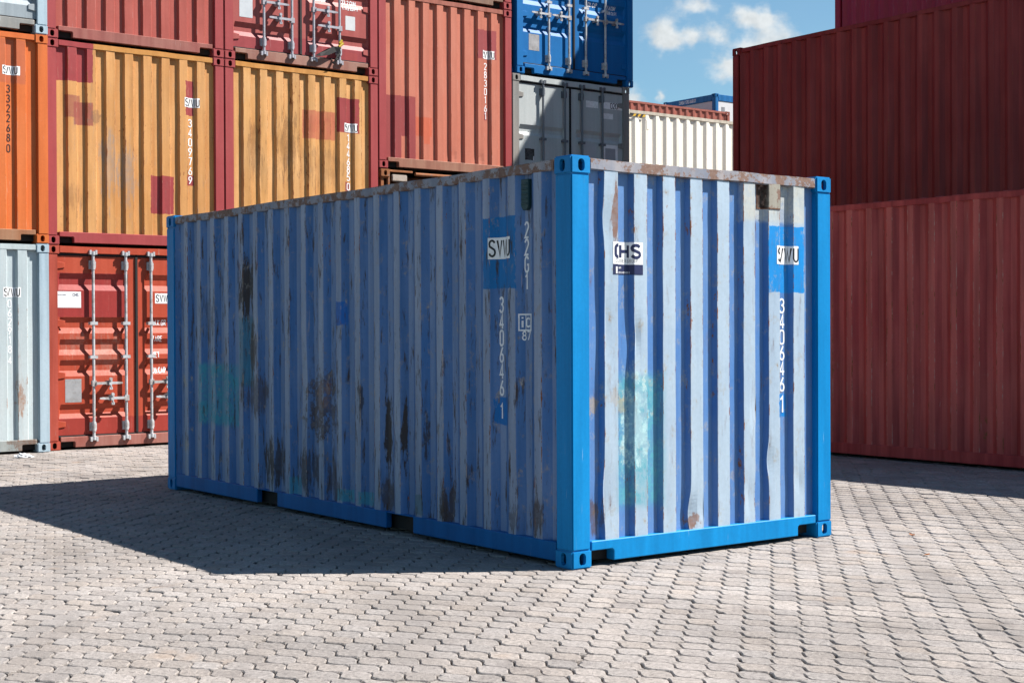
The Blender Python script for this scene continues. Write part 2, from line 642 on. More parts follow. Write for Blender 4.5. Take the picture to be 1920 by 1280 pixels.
def text_polys(s, h, wk=1.0, th=0.15, gap=0.16, vertical=0.0):
    """returns list of (layer, quad) in metres, origin lower-left (or top-left when vertical)"""
    res = []
    x = 0.0
    y = 0.0
    lay = 0
    for ch in s:
        if ch == ' ':
            x += 0.35 * h * wk
            y -= vertical
            continue
        g = GL.get(ch, GL['0'])
        for si, pl in enumerate(g):
            rb = ribbon([(a * wk, b) for a, b in pl], th)
            oy = y - h if vertical else 0.0
            ox = (0.0 if vertical else x)
            for a, b in zip(rb, rb[1:]):
                res.append((si, [(ox + a[0].x * h, oy + a[0].y * h), (ox + a[1].x * h, oy + a[1].y * h), (ox + b[1].x * h, oy + b[1].y * h), (ox + b[0].x * h, oy + b[0].y * h)]))
        if vertical:
            y -= vertical
        else:
            x += (GW.get(ch, .5) * wk + gap + th * 0.3) * h
    return res, x


def decal_mesh(name, polys, mapf, ubr=(), zbr=()):
    """flat polygons (layer, [(u,z)...]) cut at the sheet's folds and laid onto it; mapf(u,z,lift)"""
    bm = bmesh.new()
    lay = bm.verts.layers.float.new('lift')
    for (l, q) in polys:
        vs = [bm.verts.new((p[0], p[1], 0)) for p in q]
        for v in vs:
            v[lay] = l
        try:
            bm.faces.new(vs)
        except ValueError:
            pass
    us = [v.co.x for v in bm.verts]
    zs = [v.co.y for v in bm.verts]
    if us:
        for b in ubr:
            if min(us) < b < max(us):
                bmesh.ops.bisect_plane(bm, geom=bm.verts[:] + bm.edges[:] + bm.faces[:], plane_co=(b, 0, 0), plane_no=(1, 0, 0))
        for b in zbr:
            if min(zs) < b < max(zs):
                bmesh.ops.bisect_plane(bm, geom=bm.verts[:] + bm.edges[:] + bm.faces[:], plane_co=(0, b, 0), plane_no=(0, 1, 0))
    for v in bm.verts:
        v.co = mapf(v.co.x, v.co.y, 0.0016 + 0.00035 * v[lay])
    me = bpy.data.meshes.new(name)
    bm.to_mesh(me)
    bm.free()
    return me


def rect_poly(u0, u1, z0, z1, lay=0, n=1, m=1):
    r = []
    for i in range(n):
        for j in range(m):
            a, b = u0 + (u1 - u0) * i / n, u0 + (u1 - u0) * (i + 1) / n
            c, d = z0 + (z1 - z0) * j / m, z0 + (z1 - z0) * (j + 1) / m
            r.append((lay, [(a, c), (b, c), (b, d), (a, d)]))
    return r


# ------------------------------------------------ shared small materials
M_BLACK = plain('black_rubber', (0.012, 0.012, 0.014), 0.75, var=0.3)
M_UNDER = plain('underframe_shade_dark', (0.02, 0.018, 0.018), 0.85, var=0.3, dirt=(0.05, 0.028, 0.018))  # near-black stands in for the shade under the floor and in pockets
M_WHITE = plain('sticker_white', (0.78, 0.79, 0.80), 0.42, var=0.05, dirt=(0.45, 0.43, 0.4), dirtamt=0.35, k=0.92)
M_INK = plain('sticker_black_ink', (0.012, 0.012, 0.016), 0.5, var=0.1)
M_NAVY = plain('sticker_navy', (0.018, 0.026, 0.10), 0.45, var=0.1)
M_STENCIL = plain('white_stencil_paint', (0.74, 0.75, 0.77), 0.55, var=0.08, dirt=(0.42, 0.44, 0.5), dirtamt=0.4, scale=30, k=0.95)
M_ZINC = plain('galvanised_steel', (0.56, 0.58, 0.61), 0.5, 0.1, var=0.16, dirt=(0.30, 0.24, 0.2), dirtamt=0.7, k=.70)
M_ALU = plain('aluminium_plate', (0.48, 0.49, 0.51), 0.45, 0.3, var=0.1, dirt=(0.3, 0.27, 0.25), dirtamt=0.4)
M_RUSTY = plain('rusty_steel', (0.20, 0.075, 0.032), 0.88, var=0.35, dirt=(0.07, 0.025, 0.012), dirtamt=0.8)


def solid_label(o, text):
    o['label'] = text
    return o


# ------------------------------------------------ container pieces
def bottom_end_rail_mesh(W_, H):
    a, b = CW + 0.002, W_ - CW - 0.002
    n1 = 0.205
    poly = [(a, 0.105), (a, 0.165), (b, 0.165), (b, 0.105), (b - n1 + 0.03, 0.105), (b - n1 + 0.018, 0.093), (b - n1 + 0.018, 0.03), (a + n1 - 0.018, 0.03), (a + n1 - 0.018, 0.093), (a + n1 - 0.03, 0.105)]
    return MB().prism(poly, 'y', 0.009, 0.085).mesh('bottom_end_rail', 0.005)


def bottom_side_rail_mesh(L, pockets=True):
    m = MB()
    a, b = CL + 0.002, L - CL - 0.002
    cuts = []
    if pockets:
        c = L / 2
        cuts = [(c - 1.029 - 0.18, c - 1.029 + 0.18), (c + 1.029 - 0.18, c + 1.029 + 0.18)]
    e = a
    for (p, q) in cuts:
        m.box(0.008, 0.06, e, p, 0.034, 0.158)
        m.box(0.012, 0.058, p + 0.001, q - 0.001, 0.146, 0.1575)
        e = q
    m.box(0.008, 0.06, e, b, 0.034, 0.158)
    return m.mesh('bottom_side_rail', 0.006)


def bent_box(m, x0, x1, y0, y1, z0, z1, axis, n, amp, seed):
    """a rail built in n short lengths, knocked a few millimetres out of true"""
    s0 = len(m.v)
    for i in range(n + 1):
        k = i / n
        if axis == 'y':
            c = y0 + (y1 - y0) * k
            d1, d2 = noise.noise(Vector((c * 1.7, seed, 0))) * amp, noise.noise(Vector((c * 1.9, seed + 5, 0))) * amp
            for (xx, zz) in ((x0, z0), (x1, z0), (x1, z1), (x0, z1)):
                m.v.append((xx + d1, c, zz + d2))
        else:
            c = x0 + (x1 - x0) * k
            d1, d2 = noise.noise(Vector((c * 2.3, seed, 0))) * amp, noise.noise(Vector((c * 2.5, seed + 5, 0))) * amp
            for (yy, zz) in ((y0, z0), (y1, z0), (y1, z1), (y0, z1)):
                m.v.append((c, yy + d1, zz + d2))
    for i in range(n):
        for j in range(4):
            a, b = s0 + i * 4 + j, s0 + i * 4 + (j + 1) % 4
            m.f.append((a, b, b + 4, a + 4))
    m.f.append(tuple(s0 + j for j in range(4)))
    m.f.append(tuple(s0 + n * 4 + j for j in range(4)))
    return m


def top_side_rail_mesh(L, H):
    return bent_box(MB(), 0.008, 0.066, CL + 0.001, L - CL - 0.001, H - 0.082, H - 0.016, 'y', int(L * 6), 0.006, H + L).mesh('top_side_rail', 0.006, 2)


def top_end_rail_mesh(W_, H, h=0.072):
    return bent_box(MB(), CW + 0.001, W_ - CW - 0.001, 0.010, 0.068, H - 0.014 - h, H - 0.014, 'x', 16, 0.006, H * 3).mesh('top_end_rail', 0.006, 2)


def post_mesh(H, pw, pd):
    return MB().box(0.004, pw, 0.004, pd, CH - 0.003, H - CH + 0.003).mesh('corner_post', 0.008, 2)


def roof_mesh(L, W_, H):
    pts = []
    y = 0.19
    z0, z1 = H - 0.03, H - 0.002
    while y < L - 0.30:
        pts += [(y, z0), (y + 0.03, z1), (y + 0.115, z1), (y + 0.145, z0)]
        y += 0.209
    pts = [(0.07, H - 0.03)] + pts + [(L - 0.07, H - 0.03)]
    xs = [0.03, 0.075, 0.12, W_ / 2, W_ - 0.12, W_ - 0.075, W_ - 0.03]
    vs, fs = [], []
    for (yy, zz) in pts:
        for i, xx in enumerate(xs):
            k = 0 if i in (0, len(xs) - 1) else (0.55 if i in (1, len(xs) - 2) else 1)
            cam_ = 0.012 * math.sin(math.pi * xx / W_)
            vs.append((xx, yy, (H - 0.04) + (zz - H + 0.04) * k + cam_))
    n = len(xs)
    for j in range(len(pts) - 1):
        for i in range(n - 1):
            fs.append((j * n + i, j * n + i + 1, (j + 1) * n + i + 1, (j + 1) * n + i))
    me = bpy.data.meshes.new('roof')
    me.from_pydata(vs, [], fs)
    return me


GROOVES5 = [(0.395, 0.577), (0.93, 1.137), (1.20, 1.40), (1.474, 1.68), (2.02, 2.236)]
GROOVES3 = [(0.34, 0.53), (0.93, 1.13), (1.50, 1.70), (2.04, 2.22)]


def groove_depth(gr, z, dep=0.034):
    for a, b in gr:
        s = (b - a) * 0.34
        if a <= z <= b:
            return dep * min(1, (z - a) / s, (b - z) / s)
    return 0.0


def door_leaf_mesh(u0, u1, z0, z1, gr, yout):
    """pressed-steel door leaf with horizontal grooves running between its stiles"""
    g0, g1 = u0 + 0.035, u1 - 0.10 if u0 < 1 else u1 - 0.035
    if u0 > 1:
        g0 = u0 + 0.10
    us = [u0, g0, g0 + 0.022, g1 - 0.022, g1, u1]
    zs = [z0]
    for a, b in gr:
        s = (b - a) * 0.34
        zs += [a, a + s, b - s, b]
    zs.append(z1)
    zs = sorted(set(zs))
    vs, fs = [], []
    for z in zs:
        for i, u in enumerate(us):
            d = groove_depth(gr, z) if i in (2, 3) else 0
            vs.append((u, yout + d, z))
    n = len(us)
    for j in range(len(zs) - 1):
        for i in range(n - 1):
            fs.append((j * n + i, j * n + i + 1, (j + 1) * n + i + 1, (j + 1) * n + i))
    # returned edges give the leaf its thickness
    m = MB()
    m.v, m.f = vs, fs
    b = len(vs)
    m.box(u0 + 0.001, u1 - 0.001, yout + 0.038, yout + 0.05, z0 + 0.001, z1 - 0.001)
    for (a0, a1, c0, c1) in ((u0, u0, z0, z1), (u1, u1, z0, z1)):
        s = len(m.v)
        m.v += [(a0, yout, c0), (a0, yout + 0.045, c0), (a0, yout + 0.045, c1), (a0, yout, c1)]
        m.f.append((s, s + 1, s + 2, s + 3))
    me = bpy.data.meshes.new('door')
    me.from_pydata(m.v, [], m.f)
    return me


YD = 0.040  # door skin behind the casting face


def locking_bar_mesh(z0, z1, r=0.0185):
    yb = YD - 0.048
    m = MB()
    m.tube((0, yb, z0), (0, yb, z1), r, n=12)
    for (za, zb) in ((z0 + 0.10, z0 + 0.22), (z1 - 0.22, z1 - 0.10)):   # bearing brackets
        m.tube((0, yb, za), (0, yb, zb), 0.027, n=12)
        m.box(-0.045, 0.02, yb + 0.012, YD - 0.002, za + 0.006, zb - 0.006)
        m.box(0.02, 0.034, yb - 0.008, YD - 0.004, za + 0.02, zb - 0.02)
    for zz in (z0 + (z1 - z0) * 0.44, z0 + (z1 - z0) * 0.62):
        m.box(-0.05, 0.05, yb - 0.023, yb - 0.010, zz - 0.02, zz + 0.02)
        m.box(-0.05, -0.03, yb - 0.010, YD - 0.003, zz - 0.018, zz + 0.018)
        m.box(0.03, 0.05, yb - 0.010, YD - 0.003, zz - 0.018, zz + 0.018)
    for zz, s in ((z0, -1), (z1, 1)):                                   # cam and keeper
        m.tube((0, yb, zz - 0.035 * s), (0, yb, zz + 0.012 * s), 0.030, n=10)
        m.box(-0.032, 0.028, yb - 0.006, yb + 0.034, zz - 0.012, zz + 0.014)
        m.box(-0.05, -0.026, yb - 0.022, YD + 0.0, zz - 0.028, zz + 0.028)
        m.box(0.026, 0.05, yb - 0.022, YD + 0.0, zz - 0.028, zz + 0.028)
    return m.mesh('locking_bar', 0.0)


def handle_mesh(sgn):
    yb = YD - 0.048
    m = MB()
    m.box(min(-0.028, 0.028), 0.028, yb - 0.03, yb + 0.024, -0.035, 0.035)
    poly = [(0.02 * sgn, -0.017), (0.16 * sgn, -0.013), (0.33 * sgn, -0.014), (0.37 * sgn, -0.008), (0.37 * sgn, 0.010), (0.33 * sgn, 0.016), (0.02 * sgn, 0.019)]
    m.prism(poly, 'y', yb - 0.044, yb - 0.029)
    c = 0.205 * sgn                                                     # retainer with its hasp
    m.box(c - 0.028, c + 0.028, yb - 0.026, YD - 0.003, -0.03, 0.034)
    m.box(c - 0.020, c + 0.020, yb - 0.056, yb - 0.044, -0.02, 0.058)
    m.tube((c, yb - 0.066, 0.052), (c, yb - 0.036, 0.052), 0.021, n=10)
    m.tube((c - 0.004, yb - 0.058, -0.02), (c + 0.006, yb - 0.055, -0.065), 0.013, n=8)
    m.box(c - 0.018, c + 0.022, yb - 0.064, yb - 0.045, -0.082, -0.05)
    return m.mesh('door_handle', 0.0)


def hinge_mesh(sgn):
    m = MB()
    m.prism([(0, -0.05), (0.125 * sgn, -0.032), (0.125 * sgn, 0.032), (0, 0.05)], 'y', YD - 0.014, YD - 0.002)
    m.tube((0.0, YD - 0.014, -0.052), (0.0, YD - 0.014, 0.052), 0.019, n=10)
    m.box(-0.038, 0.0, YD - 0.02, YD - 0.004, -0.03, 0.03) if sgn > 0 else m.box(0.0, 0.038, YD - 0.02, YD - 0.004, -0.03, 0.03)
    return m.mesh('hinge', 0.003)


def add_doors(root, W_, H, mat, grooves, handles, bars, sealmat=M_BLACK, hinge_z=None, zinc=M_ZINC, hmat=None):
    z0, z1 = 0.185, H - 0.135
    mid = W_ / 2 - 0.035
    leaves = []
    for k, (u0, u1) in enumerate(((0.118, mid - 0.012), (mid + 0.012, W_ - 0.118))):
        me = cached(('leaf', k, H, str(grooves)), lambda: door_leaf_mesh(u0, u1, z0, z1, grooves, YD))
        d = link('door', me, mat, root)
        leaves.append(d)
        hz = hinge_z or [z0 + 0.14, z0 + 0.76, z0 + 1.42, z1 - 0.12]
        for zz in hz:
            h = link('hinge', cached(('hinge', k), lambda: hinge_mesh(1 if k == 0 else -1)), hmat or mat, d)
            h.location = (u0 - 0.008 if k == 0 else u1 + 0.008, 0, zz)
        m = MB()
        m.box(u0 - 0.004, u1 + 0.004, YD - 0.012, YD + 0.05, z1 + 0.004, z1 + 0.030)
        m.box(u0 - 0.004, u1 + 0.004, YD - 0.012, YD + 0.05, z0 - 0.024, z0 - 0.004)
        if k == 0:
            m.box(mid - 0.017, mid + 0.017, YD - 0.018, YD + 0.05, z0 - 0.003, z1 + 0.003)
            m.box(u0 - 0.02, u0 - 0.006, YD + 0.005, YD + 0.05, z0, z1)
        else:
            m.box(u1 + 0.006, u1 + 0.03, YD + 0.005, YD + 0.05, z0, z1)
        link('gasket', m.mesh('gasket', 0.003), sealmat, d)
    bar_me = cached(('bar', H), lambda: locking_bar_mesh(0.125, H - 0.085))
    for i, u in enumerate(bars):
        b = link('locking_bar', bar_me, zinc, leaves[0 if i < 2 else 1])
        b.location = (u, 0, 0)
    for (bi, sgn, zz) in handles:
        h = link('door_handle', cached(('handle', sgn), lambda: handle_mesh(sgn)), zinc, leaves[0 if bi < 2 else 1])
        h.location = (bars[bi], 0, zz)
    return leaves


class Fold:
    """unrolled length along a corrugated sheet, so that stickers and stencils wrap over its folds"""
    def __init__(self, prof, place):
        self.p, self.place = prof, place
        self.br = [0.0]
        for a, b in zip(prof, prof[1:]):
            self.br.append(self.br[-1] + math.hypot(b[0] - a[0], b[1] - a[1]))

    def s(self, u):
        for i, (a, b) in enumerate(zip(self.p, self.p[1:])):
            if a[0] <= u <= b[0]:
                return self.br[i] + (self.br[i + 1] - self.br[i]) * (u - a[0]) / (b[0] - a[0])
        return self.br[-1]

    def map(self, s, z, l):
        for i in range(len(self.p) - 1):
            if self.br[i] <= s <= self.br[i + 1]:
                k = (s - self.br[i]) / max(1e-9, self.br[i + 1] - self.br[i])
                a, b = self.p[i], self.p[i + 1]
                L_ = max(1e-9, self.br[i + 1] - self.br[i])
                nu, nd = (b[1] - a[1]) / L_, -(b[0] - a[0]) / L_
                return self.place(a[0] + (b[0] - a[0]) * k + nu * l, a[1] + (b[1] - a[1]) * k + nd * l, z)
        return self.place(self.p[-1][0], self.p[-1][1] - l, z)


FOLDS = {}


def bent_fold(prof, place, fn, depth):
    def pl(u, d, z):
        du, dd = fn(u, z, max(0.0, min(1.0, 1 - d / depth)))
        return place(u + du, d + dd, z)
    return Fold(prof, pl)


def container(label, loc, L=6.058, H=2.591, rz=0.0, frame=None, end=None, side=None, rail=None, brail=None, siderail=None, roof=None,
              front='corr', nz=40, side_nz=2, seed=1.0, dents_end=(), dents_side=(), amp=0.003, lat=0.003, pw=0.135, pd=0.12,
              name='shipping_container', group='steel shipping containers in the yard', sbrail=None, castmat=None, endfn=None):
    W_ = 2.438
    root = empty(name, loc, rz)
    tag(root, label, 'container', group)
    rail = rail or frame
    brail = brail or frame
    siderail = siderail or rail
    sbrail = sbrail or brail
    side = side or end
    roof = roof or side
    for sx in (0, 1):
        for sy in (0, 1):
            for sz in (0, 1):
                c = link('corner_casting', CAST, castmat or frame, root)
                c.location = (W_ * sx, L * sy, H * sz)
                c.scale = (1 - 2 * sx, 1 - 2 * sy, 1 - 2 * sz)
            p = link('corner_post', cached(('post', H, pw, pd), lambda: post_mesh(H, pw, pd)), frame, root)
            p.location = (W_ * sx, L * sy, 0)
            p.scale = (1 - 2 * sx, 1 - 2 * sy, 1)
    for sx in (0, 1):
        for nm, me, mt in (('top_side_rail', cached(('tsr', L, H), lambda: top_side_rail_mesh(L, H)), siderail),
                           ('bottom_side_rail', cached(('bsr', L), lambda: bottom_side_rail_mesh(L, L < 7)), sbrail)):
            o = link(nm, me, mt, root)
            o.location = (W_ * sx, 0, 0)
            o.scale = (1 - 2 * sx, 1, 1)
    for sy in (0, 1):
        hh = 0.072 if not (front == 'door' and sy == 0) else 0.088
        for nm, me, mt in (('top_end_rail', cached(('ter', H, hh), lambda: top_end_rail_mesh(W_, H, hh)), rail),
                           ('bottom_end_rail', cached(('ber', H), lambda: bottom_end_rail_mesh(W_, H)), brail)):
            o = link(nm, me, mt, root)
            o.location = (0, L * sy, 0)
            o.scale = (1, 1 - 2 * sy, 1)
    sp = side_prof(L)
    for sx in (0, 1):
        vis = side_nz > 2 and sx == 0
        n_ = side_nz if vis else 2
        if vis:
            me = sheet_mesh('side_panel', sp, 0.15, H - 0.075, n_, lambda u, d, z: (SIDE_OUT + d, u, z), soft_disp(seed + 3, amp, lat, dents_side))
        else:
            me = cached(('side', L, H), lambda: sheet_mesh('side_panel', sp, 0.15, H - 0.075, 2, lambda u, d, z: (SIDE_OUT + d, u, z)))
        o = link('side_panel', me, side, root)
        o.location = (W_ * sx, 0, 0)
        o.scale = (1 - 2 * sx, 1, 1)
    ep = end_prof(W_)
    back = cached(('endflat', H), lambda: sheet_mesh('end_panel', ep, 0.16, H - 0.075, 2, lambda u, d, z: (u, END_OUT + d, z)))
    o = link('end_panel', back, end, root)
    o.location = (0, L, 0)
    o.scale = (1, -1, 1)
    FOLDS[root.name] = [bent_fold(ep, lambda u, d, z: (u, END_OUT + d, z), soft_disp(seed, amp, lat, dents_end), END_DEP),
                        bent_fold(sp, lambda u, d, z: (SIDE_OUT + d, u, z), soft_disp(seed + 3, amp, lat, dents_side), SIDE_DEP)]
    if front == 'corr':
        me = sheet_mesh('end_panel', ep, 0.16, H - 0.075, nz, lambda u, d, z: (u, END_OUT + d, z), endfn or soft_disp(seed, amp, lat, dents_end))
        link('end_panel', me, end, root)
    link('roof', cached(('roof', L, H), lambda: roof_mesh(L, W_, H)), roof, root)
    link('underframe', cached(('under', L), lambda: MB().box(0.09, W_ - 0.09, 0.10, L - 0.10, 0.03, 0.15).mesh('underframe')), M_UNDER, root)  # solid block shaped to shut light out of the fork pockets
    return root


def door_map(gr):
    return lambda u, z, l: (u, YD + groove_depth(gr, z) - l, z)


def zbreaks(gr):
    r = []
    for a, b in gr:
        s = (b - a) * 0.34
        r += [a, a + s, b - s, b]
    return r


def put_sticker(root, u0, u1, z0, z1, mapf, ubr=(), zbr=(), mat=None, name='sticker'):
    return link(name, decal_mesh(name, rect_poly(u0, u1, z0, z1, 0, 8, 6), mapf, ubr, zbr), mat or M_WHITE, root)


def put_text(root, s, u, z, h, mapf, ubr=(), zbr=(), mat=None, wk=1.0, th=0.15, vertical=0.0, sgn=1, lift=2, gap=0.16, name='lettering'):
    polys, wd = text_polys(s, h, wk, th, gap, vertical)
    polys = [(l + lift, [(u + sgn * a, z + b) for a, b in q]) for l, q in polys]
    return link(name, decal_mesh(name, polys, mapf, ubr, zbr), mat or M_STENCIL, root)


# ================================================================ GROUND
def gz(x):
    k = max(0.0, min(1.0, (x - 3.0) / 3.0))
    return 0.05 * k * k * (3 - 2 * k)


def concrete(name, per_object):
    mt = bpy.data.materials.new(name)
    mt.use_nodes = True
    t = NT(mt.node_tree)
    P = t.n('ShaderNodeNewGeometry').outputs['Position']
    tint = t.attr('tint', 'OBJECT' if per_object else 'GEOMETRY')
    warm = t.attr('warm', 'OBJECT' if per_object else 'GEOMETRY')
    spk = t.noise(P, 48, 5, 0.85)
    med = t.noise(P, 36, 4, 0.68)
    big = t.noise(P, 0.55, 3, 0.62)
    mid = t.noise(t.vadd(P, (4, 9, 0)), 2.6, 4, 0.65)
    c = t.mix(warm, (0.272, 0.250, 0.238), (0.284, 0.250, 0.226))
    c = t.mulc(c, t.m('MULTIPLY_ADD', tint, 0.22, 0.90))
    c = t.mulc(c, t.step(big, 0.32, 0.68, 0.80, 1.08))
    c = t.mulc(c, t.step(med, 0.25, 0.75, 0.74, 1.18))
    # dark aggregate and pits
    c = t.mix(t.mul(t.step(spk, 0.54, 0.66), 0.78), c, (0.07, 0.062, 0.06))
    c = t.mix(t.mul(t.step(t.noise(t.vadd(P, (1, 2, 3)), 62, 4, 0.8), 0.58, 0.68), 0.5), c, (0.42, 0.40, 0.39))
    # tyre grime and oil
    c = t.mix(t.mul(t.step(mid, 0.52, 0.70), 0.46), c, (0.13, 0.115, 0.11))
    c = t.mix(t.mul(t.step(t.noise(t.vadd(P, (9, 1, 0)), 5.5, 5, 0.7), 0.66, 0.72), 0.6), c, (0.06, 0.052, 0.05))
    c = t.mix(t.mul(t.step(t.noise(t.vadd(P, (2, 14, 0)), 1.4, 3, 0.65), 0.62, 0.72), 0.3), c, (0.29, 0.20, 0.135))
    X, Y, Z = t.xyz(P)
    for (cx, cy, R, wd) in ((-14.0, 6.0, 12.2, .13), (-14.0, 6.0, 14.0, .13), (16.0, -14.0, 17.3, .14), (16.0, -14.0, 19.1, .14)):
        dx, dy = t.sub(X, cx), t.sub(Y, cy)
        rr = t.m('SQRT', t.m('MULTIPLY_ADD', dx, dx, t.mul(dy, dy)))
        band = t.step(t.ab(t.sub(t.m('MULTIPLY_ADD', t.sub(big, .5), .5, rr), R)), wd * .5, wd * 1.3, 1.0, 0.0)
        c = t.mix(t.mul(t.mul(band, t.step(med, 0.35, 0.65)), 0.26), c, (0.075, 0.068, 0.066))
    h = t.add(t.mul(spk, 0.5), t.mul(med, 1.1))
    t.out(c, 0.9, 0.0, t.bump(h, 0.008, 0.9), 0.2)
    return mt


M_PAV_O = concrete('concrete_paver_single', True)
M_PAV_G = concrete('concrete_paver_field', False)


def ground_material():
    mt = bpy.data.materials.new('ground_bed')
    mt.use_nodes = True
    t = NT(mt.node_tree)
    P = t.n('ShaderNodeNewGeometry').outputs['Position']
    X, Y, Z = t.xyz(P)
    n = t.noise(P, 60, 5, 0.7)
    sand = t.mix(n, (0.008, 0.007, 0.007), (0.030, 0.025, 0.023))
    sand = t.mix(t.mul(t.step(t.noise(P, 3, 5, 0.6), 0.5, 0.7), 0.6), sand, (0.085, 0.072, 0.066))
    far = t.mix(t.noise(P, 25, 5, 0.6), (0.19, 0.18, 0.175), (0.25, 0.24, 0.23))
    # laid bed inside the built paving, distant paving beyond it
    mk = t.mn(t.sub(12.6, t.ab(t.sub(X, 1.5))), t.sub(9.2, t.ab(t.sub(Y, 2.8))))
    c = t.mix(t.step(mk, -0.05, 0.05), far, sand)
    t.out(c, 0.95, 0, t.bump(n, 0.004), 0.1)
    return mt


xs = [-900, -60, -20, -11.2, -5, 0, 3, 3.5, 4, 4.5, 5, 5.5, 6, 10, 14.2, 40, 100, 900]
ys = [-900, -60, -20, -6.5, 0, 6, 12.1, 40, 100, 900]
vs = [(x, y, gz(x) - 0.0170) for y in ys for x in xs]
fs = [(j * len(xs) + i, j * len(xs) + i + 1, (j + 1) * len(xs) + i + 1, (j + 1) * len(xs) + i) for j in range(len(ys) - 1) for i in range(len(xs) - 1)]
gm = bpy.data.meshes.new('ground')
gm.from_pydata(vs, [], fs)
ground = link('ground', gm, ground_material())
tag(ground, 'paved yard of weathered grey interlocking concrete blocks', 'paving', None, 'structure')

# interlocking wave-edged pavers
PL, PW = 0.195, 0.1055
U_PTS = [(-0.0975, -1), (-0.074, -0.80), (-0.049, 0), (-0.0235, 0.80), (0.0, 1.0), (0.0235, 0.80), (0.049, 0), (0.074, -0.80), (0.0975, -1)]


def paver_outline(g, rnd=None):
    A = []
    for (u, w) in U_PTS:
        uu = math.copysign(abs(u) - (0.0030 if abs(u) > 0.09 else 0), u)
        A.append((PW / 2 + 0.0228 * w - g, uu))
    B = [(-a, -b) for a, b in A]
    pts = A + B
    if rnd and rnd.random() < 0.10:
        k = rnd.randrange(len(pts))
        for q in (k, (k + 1) % len(pts)):
            pts[q] = (pts[q][0] * rnd.uniform(0.55, 0.85), pts[q][1] * rnd.uniform(0.75, 0.93))
    if rnd:
        pts = [(a + rnd.uniform(-1, 1) * 0.0020, b + rnd.uniform(-1, 1) * 0.0020) for a, b in pts]
    return pts


def paver_geo(rnd, chamfer=True):
    g = 0.0030 + 0.0028 * rnd.random() ** 2.0
    out = paver_outline(g, rnd)
    n = len(out)
    rings = []
    if chamfer:
        inn = [(a - math.copysign(0.0056, a), b * 0.978) for a, b in out]
        rings = [(inn, 0.0), (out, -0.0056), (out, -0.026)]
    else:
        rings = [(out, 0.0), (out, -0.02)]
    vs = [(a, b, z) for ring, z in rings for a, b in ring]
    fs = [tuple(reversed(range(n)))]
    for r in range(len(rings) - 1):
        for i in range(n):
            j = (i + 1) % n
            fs.append((r * n + i, r * n + j, (r + 1) * n + j, (r + 1) * n + i))
    return vs, fs


rp = random.Random(11)
spots = []
f2 = Vector((fw.x, fw.y)).normalized()
r2d = Vector((rt.x, rt.y))
for i in range(-110, 125):
    for j in range(-40, 72):
        px = i * PW + 0.03
        py = j * PL + (PL / 2 if i % 2 else 0) + 0.02
        d = Vector((px - CAM.x, py - CAM.y))
        dep, lat_ = d.dot(f2), d.dot(r2d)
        if dep < 4.6 or abs(lat_) > dep * 0.352 + 1.3:
            continue
        if not (-11 < px < 14 and -6.3 < py < 11.9):
            continue
        if 0.3 < px < 2.15 and 0.35 < py < 5.7:
            continue
        if px > 7.7 or (py > 11.35 and px > -1.2):
            continue
        vis = abs(lat_) < dep * 0.3515 and dep > 6.25
        spots.append((dep if vis else 99, px, py, dep))
spots.sort()
variants = []
for k in range(10):
    v, f = paver_geo(rp)
    me = bpy.data.meshes.new('paver')
    me.from_pydata(v, [], f)
    variants.append(me)
bv, bf, bt, bw = [], [], [], []
for k, (key, px, py, dep) in enumerate(spots):
    hole = False
    rz_ = rp.gauss(0, 0.009)
    tx, ty = rp.gauss(0, 0.010), rp.gauss(0, 0.008)
    jz = rp.gauss(0, 0.0018) - (0.012 if hole else 0) + 0.0035 * noise.noise(Vector((px * 0.9, py * 0.9, 3)))
    loc = Vector((px + rp.gauss(0, 0.0009), py + rp.gauss(0, 0.0012), gz(px) + jz - 0.002))
    tint, warm = rp.random() * 0.75 + (0.25 if rp.random() < 0.2 else 0), max(0, min(1, rp.gauss(0.35, 0.3)))
    if hole:
        tint = -0.45
    flip = math.pi if rp.random() < 0.5 else 0
    if k < 300:
        o = link('paver', variants[rp.randrange(10)], M_PAV_O, ground)
        o.location = loc
        o.rotation_euler = (tx, ty, rz_ + flip)
        o['tint'] = tint
        o['warm'] = warm
    else:
        v, f = paver_geo(rp, dep < 15)
        M = Matrix.Translation(loc) @ Matrix.Rotation(rz_ + flip, 4, 'Z') @ Matrix.Rotation(tx, 4, 'X') @ Matrix.Rotation(ty, 4, 'Y')
        b = len(bv)
        bv += [tuple(M @ Vector(q)) for q in v]
        bf += [tuple(b + i for i in q) for q in f]
        bt += [tint] * len(v)
        bw += [warm] * len(v)
pm = bpy.data.meshes.new('paver_field')
pm.from_pydata(bv, [], bf)
for nm, dat in (('tint', bt), ('warm', bw)):
    a = pm.attributes.new(nm, 'FLOAT', 'POINT')
    a.data.foreach_set('value', dat)
pf = link('paver_field', pm, M_PAV_G, ground)
pf['kind'] = 'stuff'
print('pavers', len(spots), 'tris ~', len(bf) * 2)

